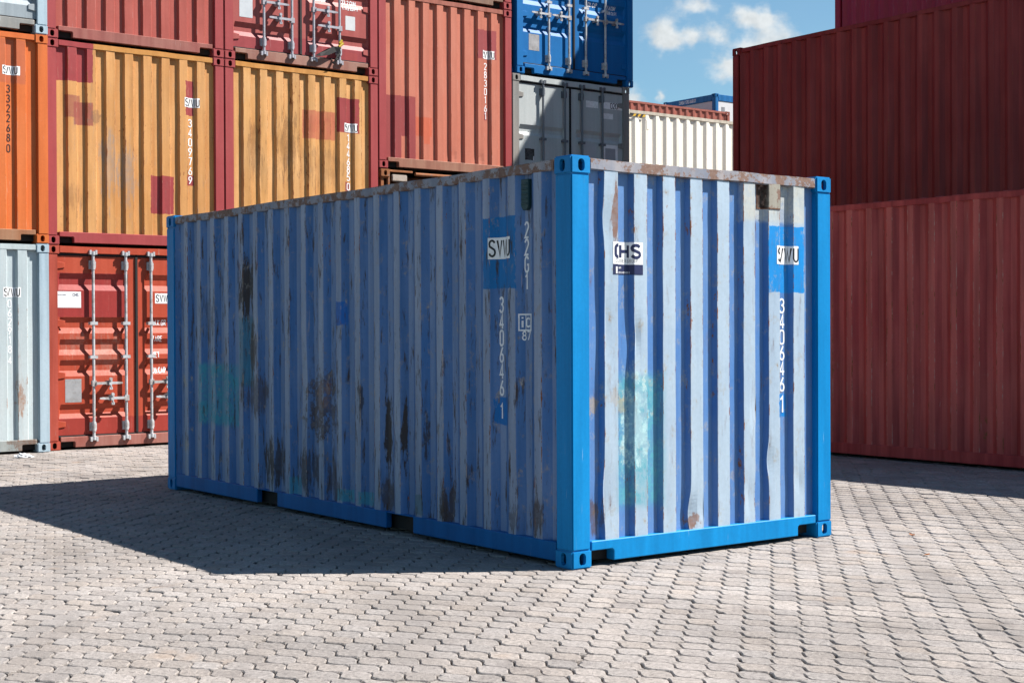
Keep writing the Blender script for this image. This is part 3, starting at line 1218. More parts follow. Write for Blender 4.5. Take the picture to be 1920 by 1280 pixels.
# ================================================================ THE BLUE CONTAINER
AZ = (0.0, 0.29, 0.72)
M_CAST = paint('worn_azure_casting_paint', (0.0, 0.27, 0.68), (0.01, 0.33, 0.78), 'x', rust=0.42, rough=0.5, streak=0.2, wear=0.9, fadeamt=0.7, scuff=(0.6, 0.66, 0.72), spec=0.2, seed=6)
M_FRAME = paint('azure_frame_paint', AZ, (0.004, 0.33, 0.78), 'x', rust=0.32, rough=0.5, streak=0.2, wear=0.95, fadeamt=0.8, scuff=(0.62, 0.72, 0.8), spec=0.18)
DK = (0.040, 0.026, 0.022)
BRN = (0.085, 0.048, 0.032)
TEAL = (0.06, 0.42, 0.56)
side_patches = [
    ('rect', .597, .956, 1.775, 2.250, (0.0, 0.22, 0.62), 1, .003, 0),
    ('rect', .705, .855, .870, 1.055, (0.0, 0.19, 0.60), 1, .004, 0),
    ('rect', 2.775, 2.91, 1.54, 1.725, (0.0, 0.17, 0.66), .9, .004, 0),
    ('rect', 4.63, 5.39, .66, 1.205, TEAL, .95, .03, .62),
    ('rect', 4.34, 4.58, 1.02, 1.62, (0.03, 0.26, 0.40), .75, .03, .2),
    ('rect', 3.52, 3.68, .16, .30, TEAL, .7, .004, .2),
    ('rect', 2.705, 2.905, .175, .268, TEAL, .8, .004, .15),
    ('rect', 2.395, 2.585, .175, .272, TEAL, .75, .004, .2),
    ('rect', 1.71, 1.84, .175, .316, (0.14, 0.28, 0.36), .8, .004, .15),
    ('streak', 4.30, 4.62, 1.50, 2.20, DK, .95, .008, 0),
    ('streak', 4.22, 4.50, 1.10, 1.70, BRN, .8, .01, 0),
    ('streak', 5.00, 5.42, 1.35, 1.95, DK, .5, .02, .3),
    ('streak', 4.05, 4.55, .75, 1.15, BRN, .7, .01, .2),
    ('blob', 2.93, 3.42, .55, 1.22, BRN, .85, .012, .3),
    ('blob', 3.05, 3.25, .85, 1.10, (0.40, 0.22, 0.15), .8, .004, .6),
    ('streak', 3.7, 4.2, .15, .62, DK, .9, .008, .15),
    ('streak', 3.15, 3.65, .12, .58, DK, .85, .008, .2),
    ('streak', 2.85, 3.1, .10, .5, BRN, .7, .01, .2),
    ('streak', 2.15, 2.25, .42, 1.08, DK, .95, .006, 0),
    ('streak', 1.90, 2.00, .45, 1.05, DK, .95, .006, 0),
    ('streak', 2.52, 2.60, .72, 1.15, DK, .8, .008, 0),
    ('streak', 1.64, 1.71, .55, .98, DK, .8, .006, 0),
    ('streak', 1.28, 1.48, .10, .48, BRN, .9, .01, .1),
    ('streak', 2.05, 2.3, .12, .42, BRN, .8, .01, .2),
    ('streak', .30, .48, .15, .42, BRN, .85, .01, .2),
    ('streak', .55, .70, .15, .35, BRN, .6, .01, .2),
    ('blob', 5.62, 5.80, .95, 1.08, (0.5, 0.48, 0.45), .9, .004, .2),
    ('blob', 5.62, 5.76, .36, .52, (0.5, 0.48, 0.46), .8, .004, .3),
    ('blob', 5.66, 5.76, 1.3, 1.6, (0.5, 0.5, 0.5), .7, .004, .6),
]
M_MSIDE = paint('faded_blue_side_paint', (0.024, 0.185, 0.54), (0.46, 0.53, 0.67), 'y', side_patches, rust=0.50, rough=0.55, streak=0.22, wear=0.85,
                fadeamt=0.22, fade_shade=0.72, seed=2.0, scuff=(0.60, 0.48, 0.42), spec=0.25)
end_patches = [
    ('rect', 1.535, 2.165, 2.245, 2.52, (0.60, 0.60, 0.53), .8, .02, .35),
    ('rect', 1.796, 2.160, 1.755, 2.220, (0.0, 0.27, 0.72), 1, .003, 0),
    ('rect', 1.905, 2.012, .880, 1.042, (0.0, 0.23, 0.66), 1, .003, 0),
    ('rect', .41, .79, .36, 1.20, (0.10, 0.40, 0.50), .92, .05, .55),
    ('blob', .45, .68, .55, 1.20, (0.55, 0.80, 0.82), .9, .012, .6),
    ('blob', .15, .28, .98, 1.10, (0.45, 0.36, 0.24), .7, .01, .2),
    ('blob', .26, .48, 1.0, 1.12, (0.45, 0.36, 0.26), .5, .02, .3),
    ('blob', .38, .50, .95, 1.06, (0.45, 0.38, 0.22), .6, .01, .2),
    ('streak', .35, .41, 2.0, 2.42, (0.24, 0.10, 0.05), .9, .006, .2),
    ('blob', 1.00, 1.12, .14, .30, (0.26, 0.12, 0.07), .9, .01, .2),
    ('streak', .19, .27, .15, .5, (0.10, 0.05, 0.035), .8, .01, .2),
]
M_MEND = paint('faded_blue_end_paint', (0.0, 0.150, 0.50), (0.44, 0.56, 0.68), 'x', end_patches, rust=0.66, rough=0.42, streak=0.10, wear=0.45,
               fadeamt=0.16, fade_shade=0.92, k=0.72, seed=5.0, scuff=(0.62, 0.60, 0.58), spec=0.5)  # faded pale ribs over deep blue, with fold shade painted in
M_MRAIL = paint('rusty_pale_rail_paint', (0.34, 0.38, 0.48), (0.52, 0.45, 0.42), 'y', (), rust=0.75, rough=0.65, streak=0.25, wear=0.4, fadeamt=0.8, seed=8.0, chip=0.86)
M_MROOF = paint('weathered_roof_paint', (0.42, 0.45, 0.50), (0.55, 0.56, 0.58), 'y', (), rust=0.5, rough=0.6, seed=4)

END_DENTS = [(1.04, .27, .05, .13, .022, -.020), (0.30, 1.55, .05, .25, .008, .006), (1.66, .95, .05, .14, .014, .016), (1.81, .58, .05, .12, .016, -.014),
             (0.545, 1.45, .05, .16, .014, .016), (2.1, .42, .05, .12, .008, .004), (1.62, .35, .05, .14, .010, -.010), (0.30, .45, .06, .22, .012, -.010),
             (1.25, 1.1, .05, .3, .008, .006), (2.12, 2.35, .03, .12, .006, .016), (0.28, 2.2, .05, .18, .010, -.008), (1.13, .28, .03, .10, .012, .02)]
SIDE_DENTS = [(4.55, 2.05, .12, .3, .012, .01), (3.4, 1.0, .15, .35, .010, -.01), (0.36, .35, .08, .2, .012, .01), (5.1, .9, .2, .3, .008, 0), (2.3, .8, .15, .3, .009, .01), (.6, .4, .1, .2, .01, -.01)]
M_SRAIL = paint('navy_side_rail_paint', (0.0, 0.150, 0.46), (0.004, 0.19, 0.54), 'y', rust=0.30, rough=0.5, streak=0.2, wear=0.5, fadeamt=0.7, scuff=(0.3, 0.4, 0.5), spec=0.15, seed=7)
main = container('weathered blue container standing alone on the paving, bright azure corner posts', (0, 0, 0), frame=M_FRAME, end=M_MEND, side=M_MSIDE,
                 rail=M_MRAIL, brail=M_FRAME, siderail=M_MRAIL, roof=M_MROOF, nz=90, side_nz=90, seed=3.3, dents_end=END_DENTS, dents_side=SIDE_DENTS,
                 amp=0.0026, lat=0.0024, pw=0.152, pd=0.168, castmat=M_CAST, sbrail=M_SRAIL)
FE, FS = FOLDS[main.name]
smap, SIDE_BR = FS.map, FS.br
emap, END_BR = FE.map, FE.br
put_sticker(main, FS.s(.652), FS.s(.895), 1.972, 2.116, smap, SIDE_BR)
put_text(main, 'SVWU', FS.s(.880), 1.992, .105, smap, SIDE_BR, mat=M_INK, wk=.80, th=.135, sgn=-1, gap=.14)
put_text(main, '340646', FS.s(.808), 1.716, .098, smap, SIDE_BR, wk=.74, th=.145, vertical=.1105, sgn=-1)
put_text(main, '1', FS.s(.808), 1.005, .096, smap, SIDE_BR, wk=.74, th=.145, sgn=-1, vertical=.11)
put_text(main, '22G1', FS.s(.532), 2.200, .098, smap, SIDE_BR, wk=.74, th=.145, vertical=.1125, sgn=-1)
i0 = FS.s(.580)
ic = []
for (a, b, c, d) in ((0, .010, 0, .113), (.108, .118, 0, .113), (.010, .108, 0, .010), (.010, .108, .103, .113), (.057, .063, .010, .103)):
    ic += rect_poly(i0 - b, i0 - a, 1.492 + c, 1.492 + d, 2)
link('lettering', decal_mesh('lettering', ic, smap, SIDE_BR), M_STENCIL, main)
put_text(main, 'i', i0 - .022, 1.515, .072, smap, SIDE_BR, wk=1.3, th=.2, sgn=-1)
put_text(main, 'c', i0 - .068, 1.520, .085, smap, SIDE_BR, wk=.80, th=.14, sgn=-1)
put_text(main, '87', FS.s(.552), 1.434, .054, smap, SIDE_BR, wk=1.15, th=.17, sgn=-1, gap=.2)
# end wall markings
e0, e1 = FE.s(.355), FE.s(.612)
put_sticker(main, e0, e1, 1.918, 2.062, emap, END_BR)
put_sticker(main, e0, e1, 1.852, 1.917, emap, END_BR, mat=M_NAVY)
put_text(main, 'CHS', e0 + .022, 1.962, .080, emap, END_BR, mat=M_NAVY, wk=1.62, th=.26, gap=.30)
put_text(main, 'CONTAINER GROUP', e0 + .022, 1.930, .022, emap, END_BR, mat=M_INK, wk=.9, th=.1, gap=.3)
put_text(main, 'CHS CONTAINER', e0 + .05, 1.892, .010, emap, END_BR, wk=.8, th=.16)
put_text(main, 'CHS', e0 + .05, 1.877, .010, emap, END_BR, wk=.8, th=.16)
put_text(main, 'www.CHS-CONTAINERGROUP.C', e0 + .05, 1.861, .010, emap, END_BR, wk=.9, th=.16)
put_sticker(main, e0 + .022, e0 + .036, 1.858, 1.902, lambda u, z, l: emap(u, z, l + .0012), END_BR)
e0 = FE.s(1.880)
put_sticker(main, e0, e0 + .266, 1.954, 2.084, emap, END_BR)
put_text(main, 'SVWU', e0 + .016, 1.974, .094, emap, END_BR, mat=M_INK, wk=.92, th=.14, gap=.16)
e0 = FE.s(1.946)
put_text(main, '340646', e0, 1.710, .096, emap, END_BR, wk=.86, th=.135, vertical=.1105)
put_text(main, '1', e0 - .002, 1.022, .112, emap, END_BR, wk=.86, th=.135, vertical=.11)
# welded vent cover near the top right of the end wall, and side vent
M_VENT = paint('rust_eaten_plate', (0.42, 0.40, 0.34), (0.5, 0.47, 0.4), 'x', (('rect', 1.66, 1.795, 2.3, 2.52, (0.05, 0.024, 0.016), 1, .012, .15),), rust=1.15, rough=0.75, seed=9, chip=.55)
link('vent_cover', decal_mesh('vent_cover', rect_poly(FE.s(1.71), FE.s(1.915), 2.335, 2.512, 1, 8, 6), emap, END_BR), M_VENT, main)
va, vb_, v0, v1 = FE.s(1.71), FE.s(1.915), 2.335, 2.512
bead = rect_poly(va, va + .007, v0, v1, 8, 1, 4) + rect_poly(vb_ - .007, vb_, v0, v1, 8, 1, 4) + rect_poly(va + .007, vb_ - .007, v0, v0 + .007, 8, 6, 1)
link('weld_bead', decal_mesh('weld_bead', bead, emap, END_BR), M_RUSTY, main)
M_GREEN = plain('dark_green_vent', (0.012, 0.055, 0.06), 0.55, var=0.25)
vb = MB().prism([(.462, 2.300), (.462, 2.478), (.538, 2.478), (.538, 2.300), (.520, 2.278), (.480, 2.278)], 'x', 0.018, 0.05)
for k in range(5):
    vb.box(0.012, 0.019, .468, .532, 2.312 + k * .032, 2.326 + k * .032)
link('side_vent', vb.mesh('side_vent', 0.004), M_GREEN, main)

# ================================================================ STACKED WALL OF CONTAINERS
YW = 11.08
CRIM = (0.44, 0.066, 0.070)
M_CRIM = paint('crimson_frame_paint', CRIM, (0.49, 0.10, 0.10), 'x', rust=0.2, rough=0.5, streak=0.12, wear=0.3, seed=11, spec=0.3)


def numbers(root, sticker, digits, check, mat=None):
    z0, z1, us = sticker
    FE = FOLDS[root.name][0]
    e0 = FE.s(us)
    put_sticker(root, e0, e0 + .262, z0, z1, FE.map, FE.br)
    put_text(root, 'SVWU', e0 + .014, z0 + .016, (z1 - z0) * .74, FE.map, FE.br, mat=M_INK, wk=.88, th=.14, gap=.17)
    (txt, ztop, h, pit) = digits
    put_text(root, txt, FE.s(1.938), ztop, h, FE.map, FE.br, mat=mat, wk=.84, th=.145, vertical=pit)
    put_text(root, check[0], FE.s(1.938), check[1], h, FE.map, FE.br, mat=mat, wk=.84, th=.145, vertical=pit)


OCH = (0.78, 0.365, 0.115)
OCHF = (0.86, 0.47, 0.19)
yel_rails = paint('ochre_rail_paint', (0.70, 0.31, 0.07), (0.72, 0.38, 0.13), 'x', (('rect', 0, .62, 2.4, 2.6, CRIM, 1, .004, 0),), rust=0.5, streak=.15, seed=13)
y1 = paint('ochre_end_paint', OCH, OCHF, 'x', [
    ('rect', .10, .612, 2.075, 2.60, CRIM, 1, .004, 0), ('rect', .25, .45, 1.62, 1.90, (0.42, 0.13, 0.09), .85, .01, .2), ('rect', .36, .61, 1.53, 1.82, (0.42, 0.10, 0.08), .9, .005, .1),
    ('rect', 1.385, 1.722, .45, .95, CRIM, 1, .004, 0), ('rect', 1.885, 2.012, 1.778, 2.235, CRIM, 1, .003, 0), ('rect', 1.90, 2.01, .845, .985, CRIM, 1, .003, 0),
    ('streak', .95, 1.2, .5, 1.3, (0.36, 0.32, 0.30), .6, .01, .4), ('streak', .7, .95, .6, 1.5, (0.36, 0.34, 0.33), .55, .01, .4), ('blob', .55, .75, 1.55, 1.75, (0.2, 0.12, 0.09), .6, .02, .2),
    ('streak', .2, .5, .4, .8, (0.28, 0.13, 0.06), .5, .02, .3)],
    rust=0.72, rough=0.55, streak=0.24, wear=0.5, seed=17, fadeamt=.6, scuff=(.62, .5, .36))
c2 = container('ochre container with crimson posts, stacked on the red container with closed doors', (0.64, YW, 2.591), frame=M_CRIM, end=y1, rail=yel_rails, brail=M_CRIM, seed=21, amp=.003, lat=.0035)
numbers(c2, (1.887, 2.013, 1.868), ('340976', 1.725, .098, .127), ('9', .966))

red_d = paint('brick_red_door_paint', (0.58, 0.090, 0.046), (0.60, 0.13, 0.075), 'x', [
    ('rect', .10, 1.07, 1.68, 2.24, (0.43, 0.055, 0.05), 1, .006, 0), ('rect', .10, 2.34, .15, .40, (0.44, 0.06, 0.045), 1, .006, 0),
    ('streak', .2, .6, 1.15, 1.5, (0.55, 0.3, 0.24), .5, .01, .6), ('streak', .6, 1.0, .9, 1.5, (0.55, 0.3, 0.24), .5, .01, .6)],
    rust=0.32, rough=0.45, streak=0.15, wear=0.5, seed=23, scuff=(.66, .42, .36), spec=.18)
red_sill = paint('worn_red_sill_paint', (0.44, 0.12, 0.09), (0.47, 0.24, 0.20), 'x', rust=0.6, streak=.2, seed=25, fadeamt=.8)
d1 = container('brick red container with closed doors standing on the paving in the wall of containers', (0.64, YW, 0), frame=paint('red_door_frame', (0.46, 0.07, 0.04), None, rust=.3, seed=26), end=red_d,
               rail=red_d, brail=red_sill, front='door', seed=22)
BARS = [0.59, 1.025, 1.37, 1.79]
lv = add_doors(d1, 2.438, 2.591, red_d, GROOVES5, [(0, 1, .835), (1, -1, .64), (2, 1, .835), (3, -1, .64)], BARS)
dm, zb = door_map(GROOVES5), zbreaks(GROOVES5)
put_sticker(lv[0], .135, .447, 1.80, 2.005, dm, (), zb)
put_text(lv[0], 'CHS', .34, 1.945, .034, dm, (), zb, mat=M_NAVY, wk=1.1, th=.2)
put_text(lv[0], 'MIETEN KAUFEN', .15, 1.952, .016, dm, (), zb, mat=M_NAVY, wk=.7, th=.14)
put_sticker(lv[0], .235, .446, .60, .895, dm, (), zb, mat=M_ALU, name='data_plate')
put_sticker(lv[1], 1.445, 1.70, 1.862, 1.995, dm, (), zb)
put_text(lv[1], 'SVWU', 1.462, 1.885, .088, dm, (), zb, mat=M_INK, wk=.8, th=.14)
for s_, zz in (('MAX.GR', 1.575), ('TARE', 1.365), ('NET', 1.155), ('CU.CAP', .952)):
    put_text(lv[1], s_, 1.405, zz, .068, dm, (), zb, wk=.66, th=.15, gap=.16)

salm = paint('salmon_red_end_paint', (0.50, 0.105, 0.082), (0.56, 0.155, 0.12), 'x', rust=0.38, rough=0.5, streak=0.15, wear=.35, seed=31)
c2u = container('salmon red container end on top of the ochre container beside the grey-blue one', (0.64, YW, 5.182), frame=M_CRIM, end=salm, rail=salm,
                brail=paint('salmon_rail_paint', (0.42, 0.11, 0.095), (0.44, 0.2, 0.16), rust=.55, seed=33, fadeamt=.8), seed=28, amp=.004)

# third column
y2 = paint('scuffed_ochre_end_paint', (0.84, 0.41, 0.125), (0.90, 0.54, 0.25), 'x', [
    ('rect', 1.215, 1.745, 1.61, 2.01, (0.66, 0.17, 0.10), .88, .008, .2), ('rect', 1.768, 2.125, 1.735, 2.23, CRIM, 1, .004, 0),
    ('rect', 1.885, 1.965, .90, 1.03, (0.44, 0.10, 0.085), 1, .004, 0),
    ('streak', .78, 1.18, 1.0, 2.0, (0.23, 0.11, 0.045), .6, .008, .35), ('streak', .3, .6, 1.0, 1.8, (0.25, 0.12, 0.05), .5, .008, .4),
    ('streak', 1.2, 1.9, .9, 1.5, (0.25, 0.12, 0.05), .4, .008, .5)],
    rust=0.98, rough=0.55, streak=0.26, wear=0.6, seed=37, fadeamt=.7, scuff=(.66, .52, .38))
c3 = container('ochre container with dark scuffs, under the pink-red container with bare locking bars', (3.085, YW, 2.591), frame=M_CRIM, end=y2, rail=yel_rails.copy(), brail=M_CRIM, seed=41, amp=.0045, lat=.005,
               dents_end=[(.9, 1.2, .08, .3, .014, .008), (1.15, 1.3, .06, .2, .012, .01), (.55, 1.0, .06, .3, .01, -.006)])
tsr = [o for o in c3.children if o.name.startswith('top_end_rail')][0]
tsr.material_slots[0].material = paint('ochre_top_rail_paint', (0.74, 0.33, 0.075), (0.76, 0.4, 0.14), rust=.55, seed=43)
numbers(c3, (1.746, 1.875, 1.878), ('144685', 1.715, .096, .113), ('0', 1.016))
pink = paint('pink_red_door_paint', (0.50, 0.125, 0.115), (0.57, 0.19, 0.17), 'x', [
    ('rect', .10, 2.34, .15, .41, (0.42, 0.08, 0.09), .9, .006, 0), ('rect', 1.9, 2.1, .15, .3, (0.46, 0.09, 0.09), 1, .004, 0)],
    rust=0.4, rough=0.45, streak=0.14, wear=.45, seed=45, spec=.15)
pink_sill = paint('worn_pink_sill_paint', (0.43, 0.17, 0.13), (0.44, 0.27, 0.21), 'x', rust=0.6, streak=.2, seed=47, fadeamt=.8)
d3 = container('pink-red container with locking bars and a black rag tied on, above the scuffed ochre one', (3.085, YW, 5.182), frame=M_CRIM, end=pink, rail=pink, brail=pink_sill, front='door', seed=44)
lv = add_doors(d3, 2.438, 2.591, pink, GROOVES3, [(0, 1, .83), (1, -1, .63), (2, 1, .825), (3, -1, .61)], BARS, zinc=plain('grey_painted_bars', (.50, .50, .56), .45, .15, var=.12, dirt=(.3, .25, .25)))
dm, zb = door_map(GROOVES3), zbreaks(GROOVES3)
put_sticker(lv[0], .243, .442, .60, 1.02, dm, (), zb, mat=plain('pale_plate', (.62, .66, .70), .5, var=.06), name='data_plate')
put_sticker(lv[1], 1.915, 2.075, .62, .82, dm, (), zb, mat=plain('pale_label', (.7, .72, .74), .5, var=.06), name='data_plate')
put_text(lv[1], '33.2 CUM', 1.87, .985, .055, dm, (), zb, wk=.8, th=.2, gap=.16)
put_text(lv[1], '1.172 CU.FT', 1.86, .905, .05, dm, (), zb, wk=.75, th=.2, gap=.14)
put_text(lv[1], 'CU. CAP.', 1.43, .985, .055, dm, (), zb, wk=.8, th=.2, gap=.16)
# black rag knotted to a bar: two tails and a yellow tie
rg = empty('tied_rag', (4.875, YW, 5.182 + .29))
tag(rg, 'torn black rag tied with yellow cord to a locking bar', 'rag')
rm = MB()
for pts in ([(-.02, .06), (-.12, .05), (-.24, .0), (-.36, -.07), (-.43, -.115), (-.34, -.115), (-.2, -.08), (-.08, -.02), (-.01, .03)],
            [(-.03, .04), (-.06, -.05), (-.11, -.14), (-.16, -.19), (-.12, -.20), (-.06, -.13), (-.01, -.03)]):
    b = len(rm.v)
    n = len(pts)
    for yo in (-.062, -.054):
        for i, (a, c) in enumerate(pts):
            rm.v.append((a, yo + .012 * math.sin(i * 2.1), c))
    rm.f.append(tuple(b + i for i in range(n)))
    rm.f.append(tuple(b + n + i for i in reversed(range(n))))
    for i in range(n):
        j = (i + 1) % n
        rm.f.append((b + i, b + n + i, b + n + j, b + j))
link('cloth', rm.mesh('cloth'), M_BLACK, rg)
link('cord', MB().tube((-.04, -.05, .05), (.03, -.05, .11), .022, n=8).tube((-.03, -.055, .10), (.01, -.055, .15), .018, n=8).mesh('cord'), plain('yellow_cord', (.6, .42, .02), .6), rg)

# fourth column
s4 = paint('pale_salmon_end_paint', (0.68, 0.210, 0.135), (0.72, 0.275, 0.19), 'x', [
    ('rect', .12, .664, .50, 1.085, (0.40, 0.075, 0.075), 1, .004, 0), ('rect', .12, .41, .1, .55, (0.40, 0.075, 0.075), 1, .004, 0), ('rect', .52, .66, .1, .55, (0.40, 0.075, 0.075), 1, .004, 0),
    ('rect', .67, .965, .52, .80, (0.74, 0.17, 0.09), .95, .008, 0), ('rect', .79, .93, .41, .6, (0.74, 0.17, 0.09), .95, .008, 0),
    ('rect', 1.795, 2.145, 1.785, 2.232, (0.43, 0.085, 0.09), 1, .004, 0), ('rect', 1.905, 1.985, .85, .985, (0.40, 0.075, 0.075), 1, .003, 0)],
    rust=0.36, rough=0.52, streak=0.13, wear=.3, seed=51, fadeamt=.6)
c4 = container('pale salmon container with pink-red posts resting on the rusty flat rack', (5.53, YW, 3.862), frame=M_CRIM, end=s4, rail=paint('pale_salmon_rail', (0.46, 0.15, 0.105), None, rust=.4, seed=52),
               brail=paint('rust_spotted_rail', (0.45, 0.18, 0.125), (0.45, 0.25, 0.17), rust=.7, seed=53, fadeamt=.8), seed=54, amp=.0025,
               dents_end=[(1.33, .25, .05, .1, .01, .01), (1.83, .25, .05, .1, .01, .008)])
numbers(c4, (1.792, 1.918, 1.890), ('283016', 1.725, .098, .128), ('1', .966))
container('rust-stained container cropped by the top edge above the pale salmon one', (5.53, YW, 6.453), frame=M_CRIM, end=salm, rail=salm,
          brail=paint('rusty_brown_sill', (0.30, 0.17, 0.12), (0.4, 0.28, 0.2), rust=.9, seed=55, chip=.2), seed=56)

# rusty flat rack between the levels
fr = empty('flat_rack', (5.53, YW, 2.591))
tag(fr, 'rusty orange flat rack with folded end frame under the pale salmon container', 'flat rack')
M_RO = paint('rusty_orange_steel', (0.42, 0.15, 0.055), (0.36, 0.17, 0.09), 'x', rust=.95, rough=.8, seed=57, chip=.2)
for sx in (0, 1):
    for sy in (0, 1):
        for sz in (0, 1):
            c = link('corner_casting', CAST, M_RO, fr)
            c.location = (.03 + 2.378 * sx, 6.058 * sy, 1.262 * sz)
            c.scale = (1 - 2 * sx, 1 - 2 * sy, 1 - 2 * sz)
link('frame', MB().box(.05, .10, .03, .09, .1, 1.2).box(.17, .205, .03, .07, .1, 1.25).box(.10, .17, .04, .06, 1.13, 1.16).box(.10, .17, .04, .06, .95, .98)
     .box(.02, .60, .02, .07, 1.225, 1.255).box(1.9, 2.40, .02, .07, 1.225, 1.255).box(2.34, 2.39, .03, .09, .1, 1.2).mesh('frame', .004), M_RO, fr)
link('cross_pipe', MB().tube((.66, .05, 1.215), (1.56, .05, 1.215), .028, n=12).tube((1.62, .05, 1.215), (2.05, .05, 1.205), .024, n=12).mesh('cross_pipe'), M_RO, fr)
link('deck', MB().box(.03, 2.40, .10, 6.0, .15, 1.0).box(.2, 2.3, .35, .4, 1.0, 1.2).mesh('deck', .004), M_RUSTY, fr)
link('latch', MB().box(.24, .5, .015, .05, 1.09, 1.19).box(.22, .42, .0, .04, .9, 1.02).tube((.62, .0, .93), (.62, .04, .93), .075, n=14).box(.5, .58, .01, .03, .9, .99).mesh('latch', .012, 2), plain('pale_latch_paint', (.5, .42, .36), .6, dirt=(.25, .12, .06)), fr)
link('strut', MB().box(1.02, 1.06, .03, .07, .9, 1.19).box(1.6, 1.66, .02, .07, 1.0, 1.24).mesh('strut', .003), M_RO, fr)

# fifth column: grey then blue, doors to the yard
grey = paint('light_grey_door_paint', (0.40, 0.435, 0.44), (0.47, 0.49, 0.49), 'x', (('rect', .27, .455, 1.26, 1.445, (.02, .018, .02), 1, .003, .15), ('rect', .435, .452, 1.262, 1.33, (.7, .7, .7), 1, .002, 0)),
             rust=0.12, rough=0.45, streak=0.1, wear=.2, seed=61, k=.9)
grust = paint('stained_grey_frame_paint', (0.34, 0.34, 0.33), (0.42, 0.36, 0.31), 'x', rust=.55, seed=62, streak=.25)
g5 = container('light grey container with dark locking bars and white label strips, half in shade', (7.975, YW, 2.9), frame=grust, end=grey, rail=grey, front='door', seed=63)
lv = add_doors(g5, 2.438, 2.591, grey, [(0.34, 0.53), (0.95, 1.15), (1.645, 1.815)], [(0, 1, .83), (2, 1, .83)], [0.60, 1.045, 1.40, 1.835], zinc=plain('dark_grey_bars', (.16, .18, .21), .5, .2), hmat=grust, hinge_z=[.35, 1.0, 1.62, 2.28])
gg = [(0.34, 0.53), (0.95, 1.15), (1.645, 1.815)]
dm, zb = door_map(gg), zbreaks(gg)
put_sticker(lv[1], 1.52, 1.78, 2.196, 2.302, dm, (), zb)
put_sticker(lv[1], 1.875, 2.318, 2.205, 2.312, dm, (), zb)
put_text(lv[1], '020', 2.045, 2.218, .085, dm, (), zb, mat=M_INK, wk=.95, th=.15, gap=.14)
put_sticker(lv[1], 1.88, 2.10, 2.04, 2.13, dm, (), zb)
put_sticker(lv[1], 1.47, 1.74, 1.2, 1.612, dm, (), zb, mat=plain('faded_label', (.55, .57, .6), .5, var=.06))
put_sticker(lv[1], 1.89, 2.20, 1.2, 1.618, dm, (), zb)
put_sticker(lv[1], 1.93, 2.15, 1.2, 1.56, lambda u, z, l: dm(u, z, l + .001), (), zb, mat=plain('faded_label_inner', (.42, .44, .48), .5, var=.06))

bl = paint('deep_blue_door_paint', (0.003, 0.175, 0.52), (0.006, 0.21, 0.58), 'x', rust=0.12, rough=0.5, streak=0.1, wear=.3, seed=65, spec=.2)
GB = [(0.665, 0.885), (1.10, 1.32), (1.55, 1.77), (2.05, 2.24)]
b5 = container('deep blue container with closed doors stacked on the light grey container', (8.06, YW, 5.5), frame=bl, end=bl, front='door', seed=66)
lv = add_doors(b5, 2.438, 2.591, bl, GB, [(0, -1, .97), (1, -1, .975), (2, 1, 1.0), (3, 1, 1.005)], [0.635, 1.05, 1.40, 1.815])
dm, zb = door_map(GB), zbreaks(GB)
put_sticker(lv[0], .268, .477, .39, .645, dm, (), zb, mat=M_ALU, name='data_plate')
put_text(lv[1], 'CU. CAP', 1.50, 1.235, .06, dm, (), zb, wk=.7, th=.2, gap=.14)
put_text(lv[1], '67.6 CUM', 1.88, 1.235, .055, dm, (), zb, wk=.7, th=.18, gap=.14)
put_text(lv[1], '2.388 CU.FT', 1.87, 1.155, .05, dm, (), zb, wk=.7, th=.18, gap=.14)

# first column (cut by the left edge)
lb = paint('pale_grey_blue_end_paint', (0.44, 0.52, 0.55), (0.54, 0.58, 0.58), 'x', (('streak', 2.03, 2.14, .35, 1.0, (.3, .13, .05), .8, .006, .4),), rust=0.55, rough=0.5, streak=0.12, wear=.3, seed=71, k=.85)
lbf = paint('pale_blue_frame_paint', (0.36, 0.47, 0.55), (0.42, 0.52, 0.58), 'x', rust=.12, seed=72, k=.85)
lbr = paint('rusting_pale_rail_paint', (0.44, 0.50, 0.50), (0.52, 0.5, 0.46), 'x', (('blob', 1.9, 2.3, .05, .22, (.22, .1, .05), .8, .01, .3),), rust=.85, seed=73)
c1 = container('pale grey-blue container with rusty sill standing at the left edge of the picture', (-1.815, 10.95, 0), frame=lbf, end=lb, rail=lb, brail=lbr, seed=74)
numbers(c1, (1.922, 2.044, 1.870), ('062918', 1.888, .088, .112), ('4', 1.192))
ora = paint('bright_orange_end_paint', (0.80, 0.185, 0.040), (0.84, 0.25, 0.08), 'x', (('rect', 1.6, 2.16, 1.95, 2.49, (.62, .16, .07), .8, .01, 0),), rust=0.38, streak=.12, seed=75, rough=.5)
orr = paint('rusting_orange_rail_paint', (0.50, 0.20, 0.09), (0.45, 0.26, 0.16), 'x', rust=.75, seed=76, fadeamt=.9)
c1b = container('bright orange container on the pale grey-blue one at the left edge', (-1.815, 10.95, 2.591), frame=paint('bright_orange_frame', (0.82, 0.19, 0.04), (0.84, 0.22, 0.06), rust=.1, seed=77), end=ora, rail=ora, brail=orr, seed=78)
numbers(c1b, (2.053, 2.165, 1.876), ('332268', 1.928, .088, .12), ('0', 1.198), mat=M_INK)
pg = paint('pale_grey_door_paint', (0.40, 0.47, 0.52), (0.5, 0.55, 0.58), 'x', rust=.2, seed=79)
c1c = container('pale grey-blue container with doors, highest in the leftmost stack', (-1.815, 10.95, 5.182), frame=lbf, end=pg, rail=pg, brail=paint('stained_grey_sill', (.4, .42, .42), (.42, .36, .3), rust=.7, seed=80), front='door', seed=81)
add_doors(c1c, 2.438, 2.591, pg, GROOVES3, [], BARS)

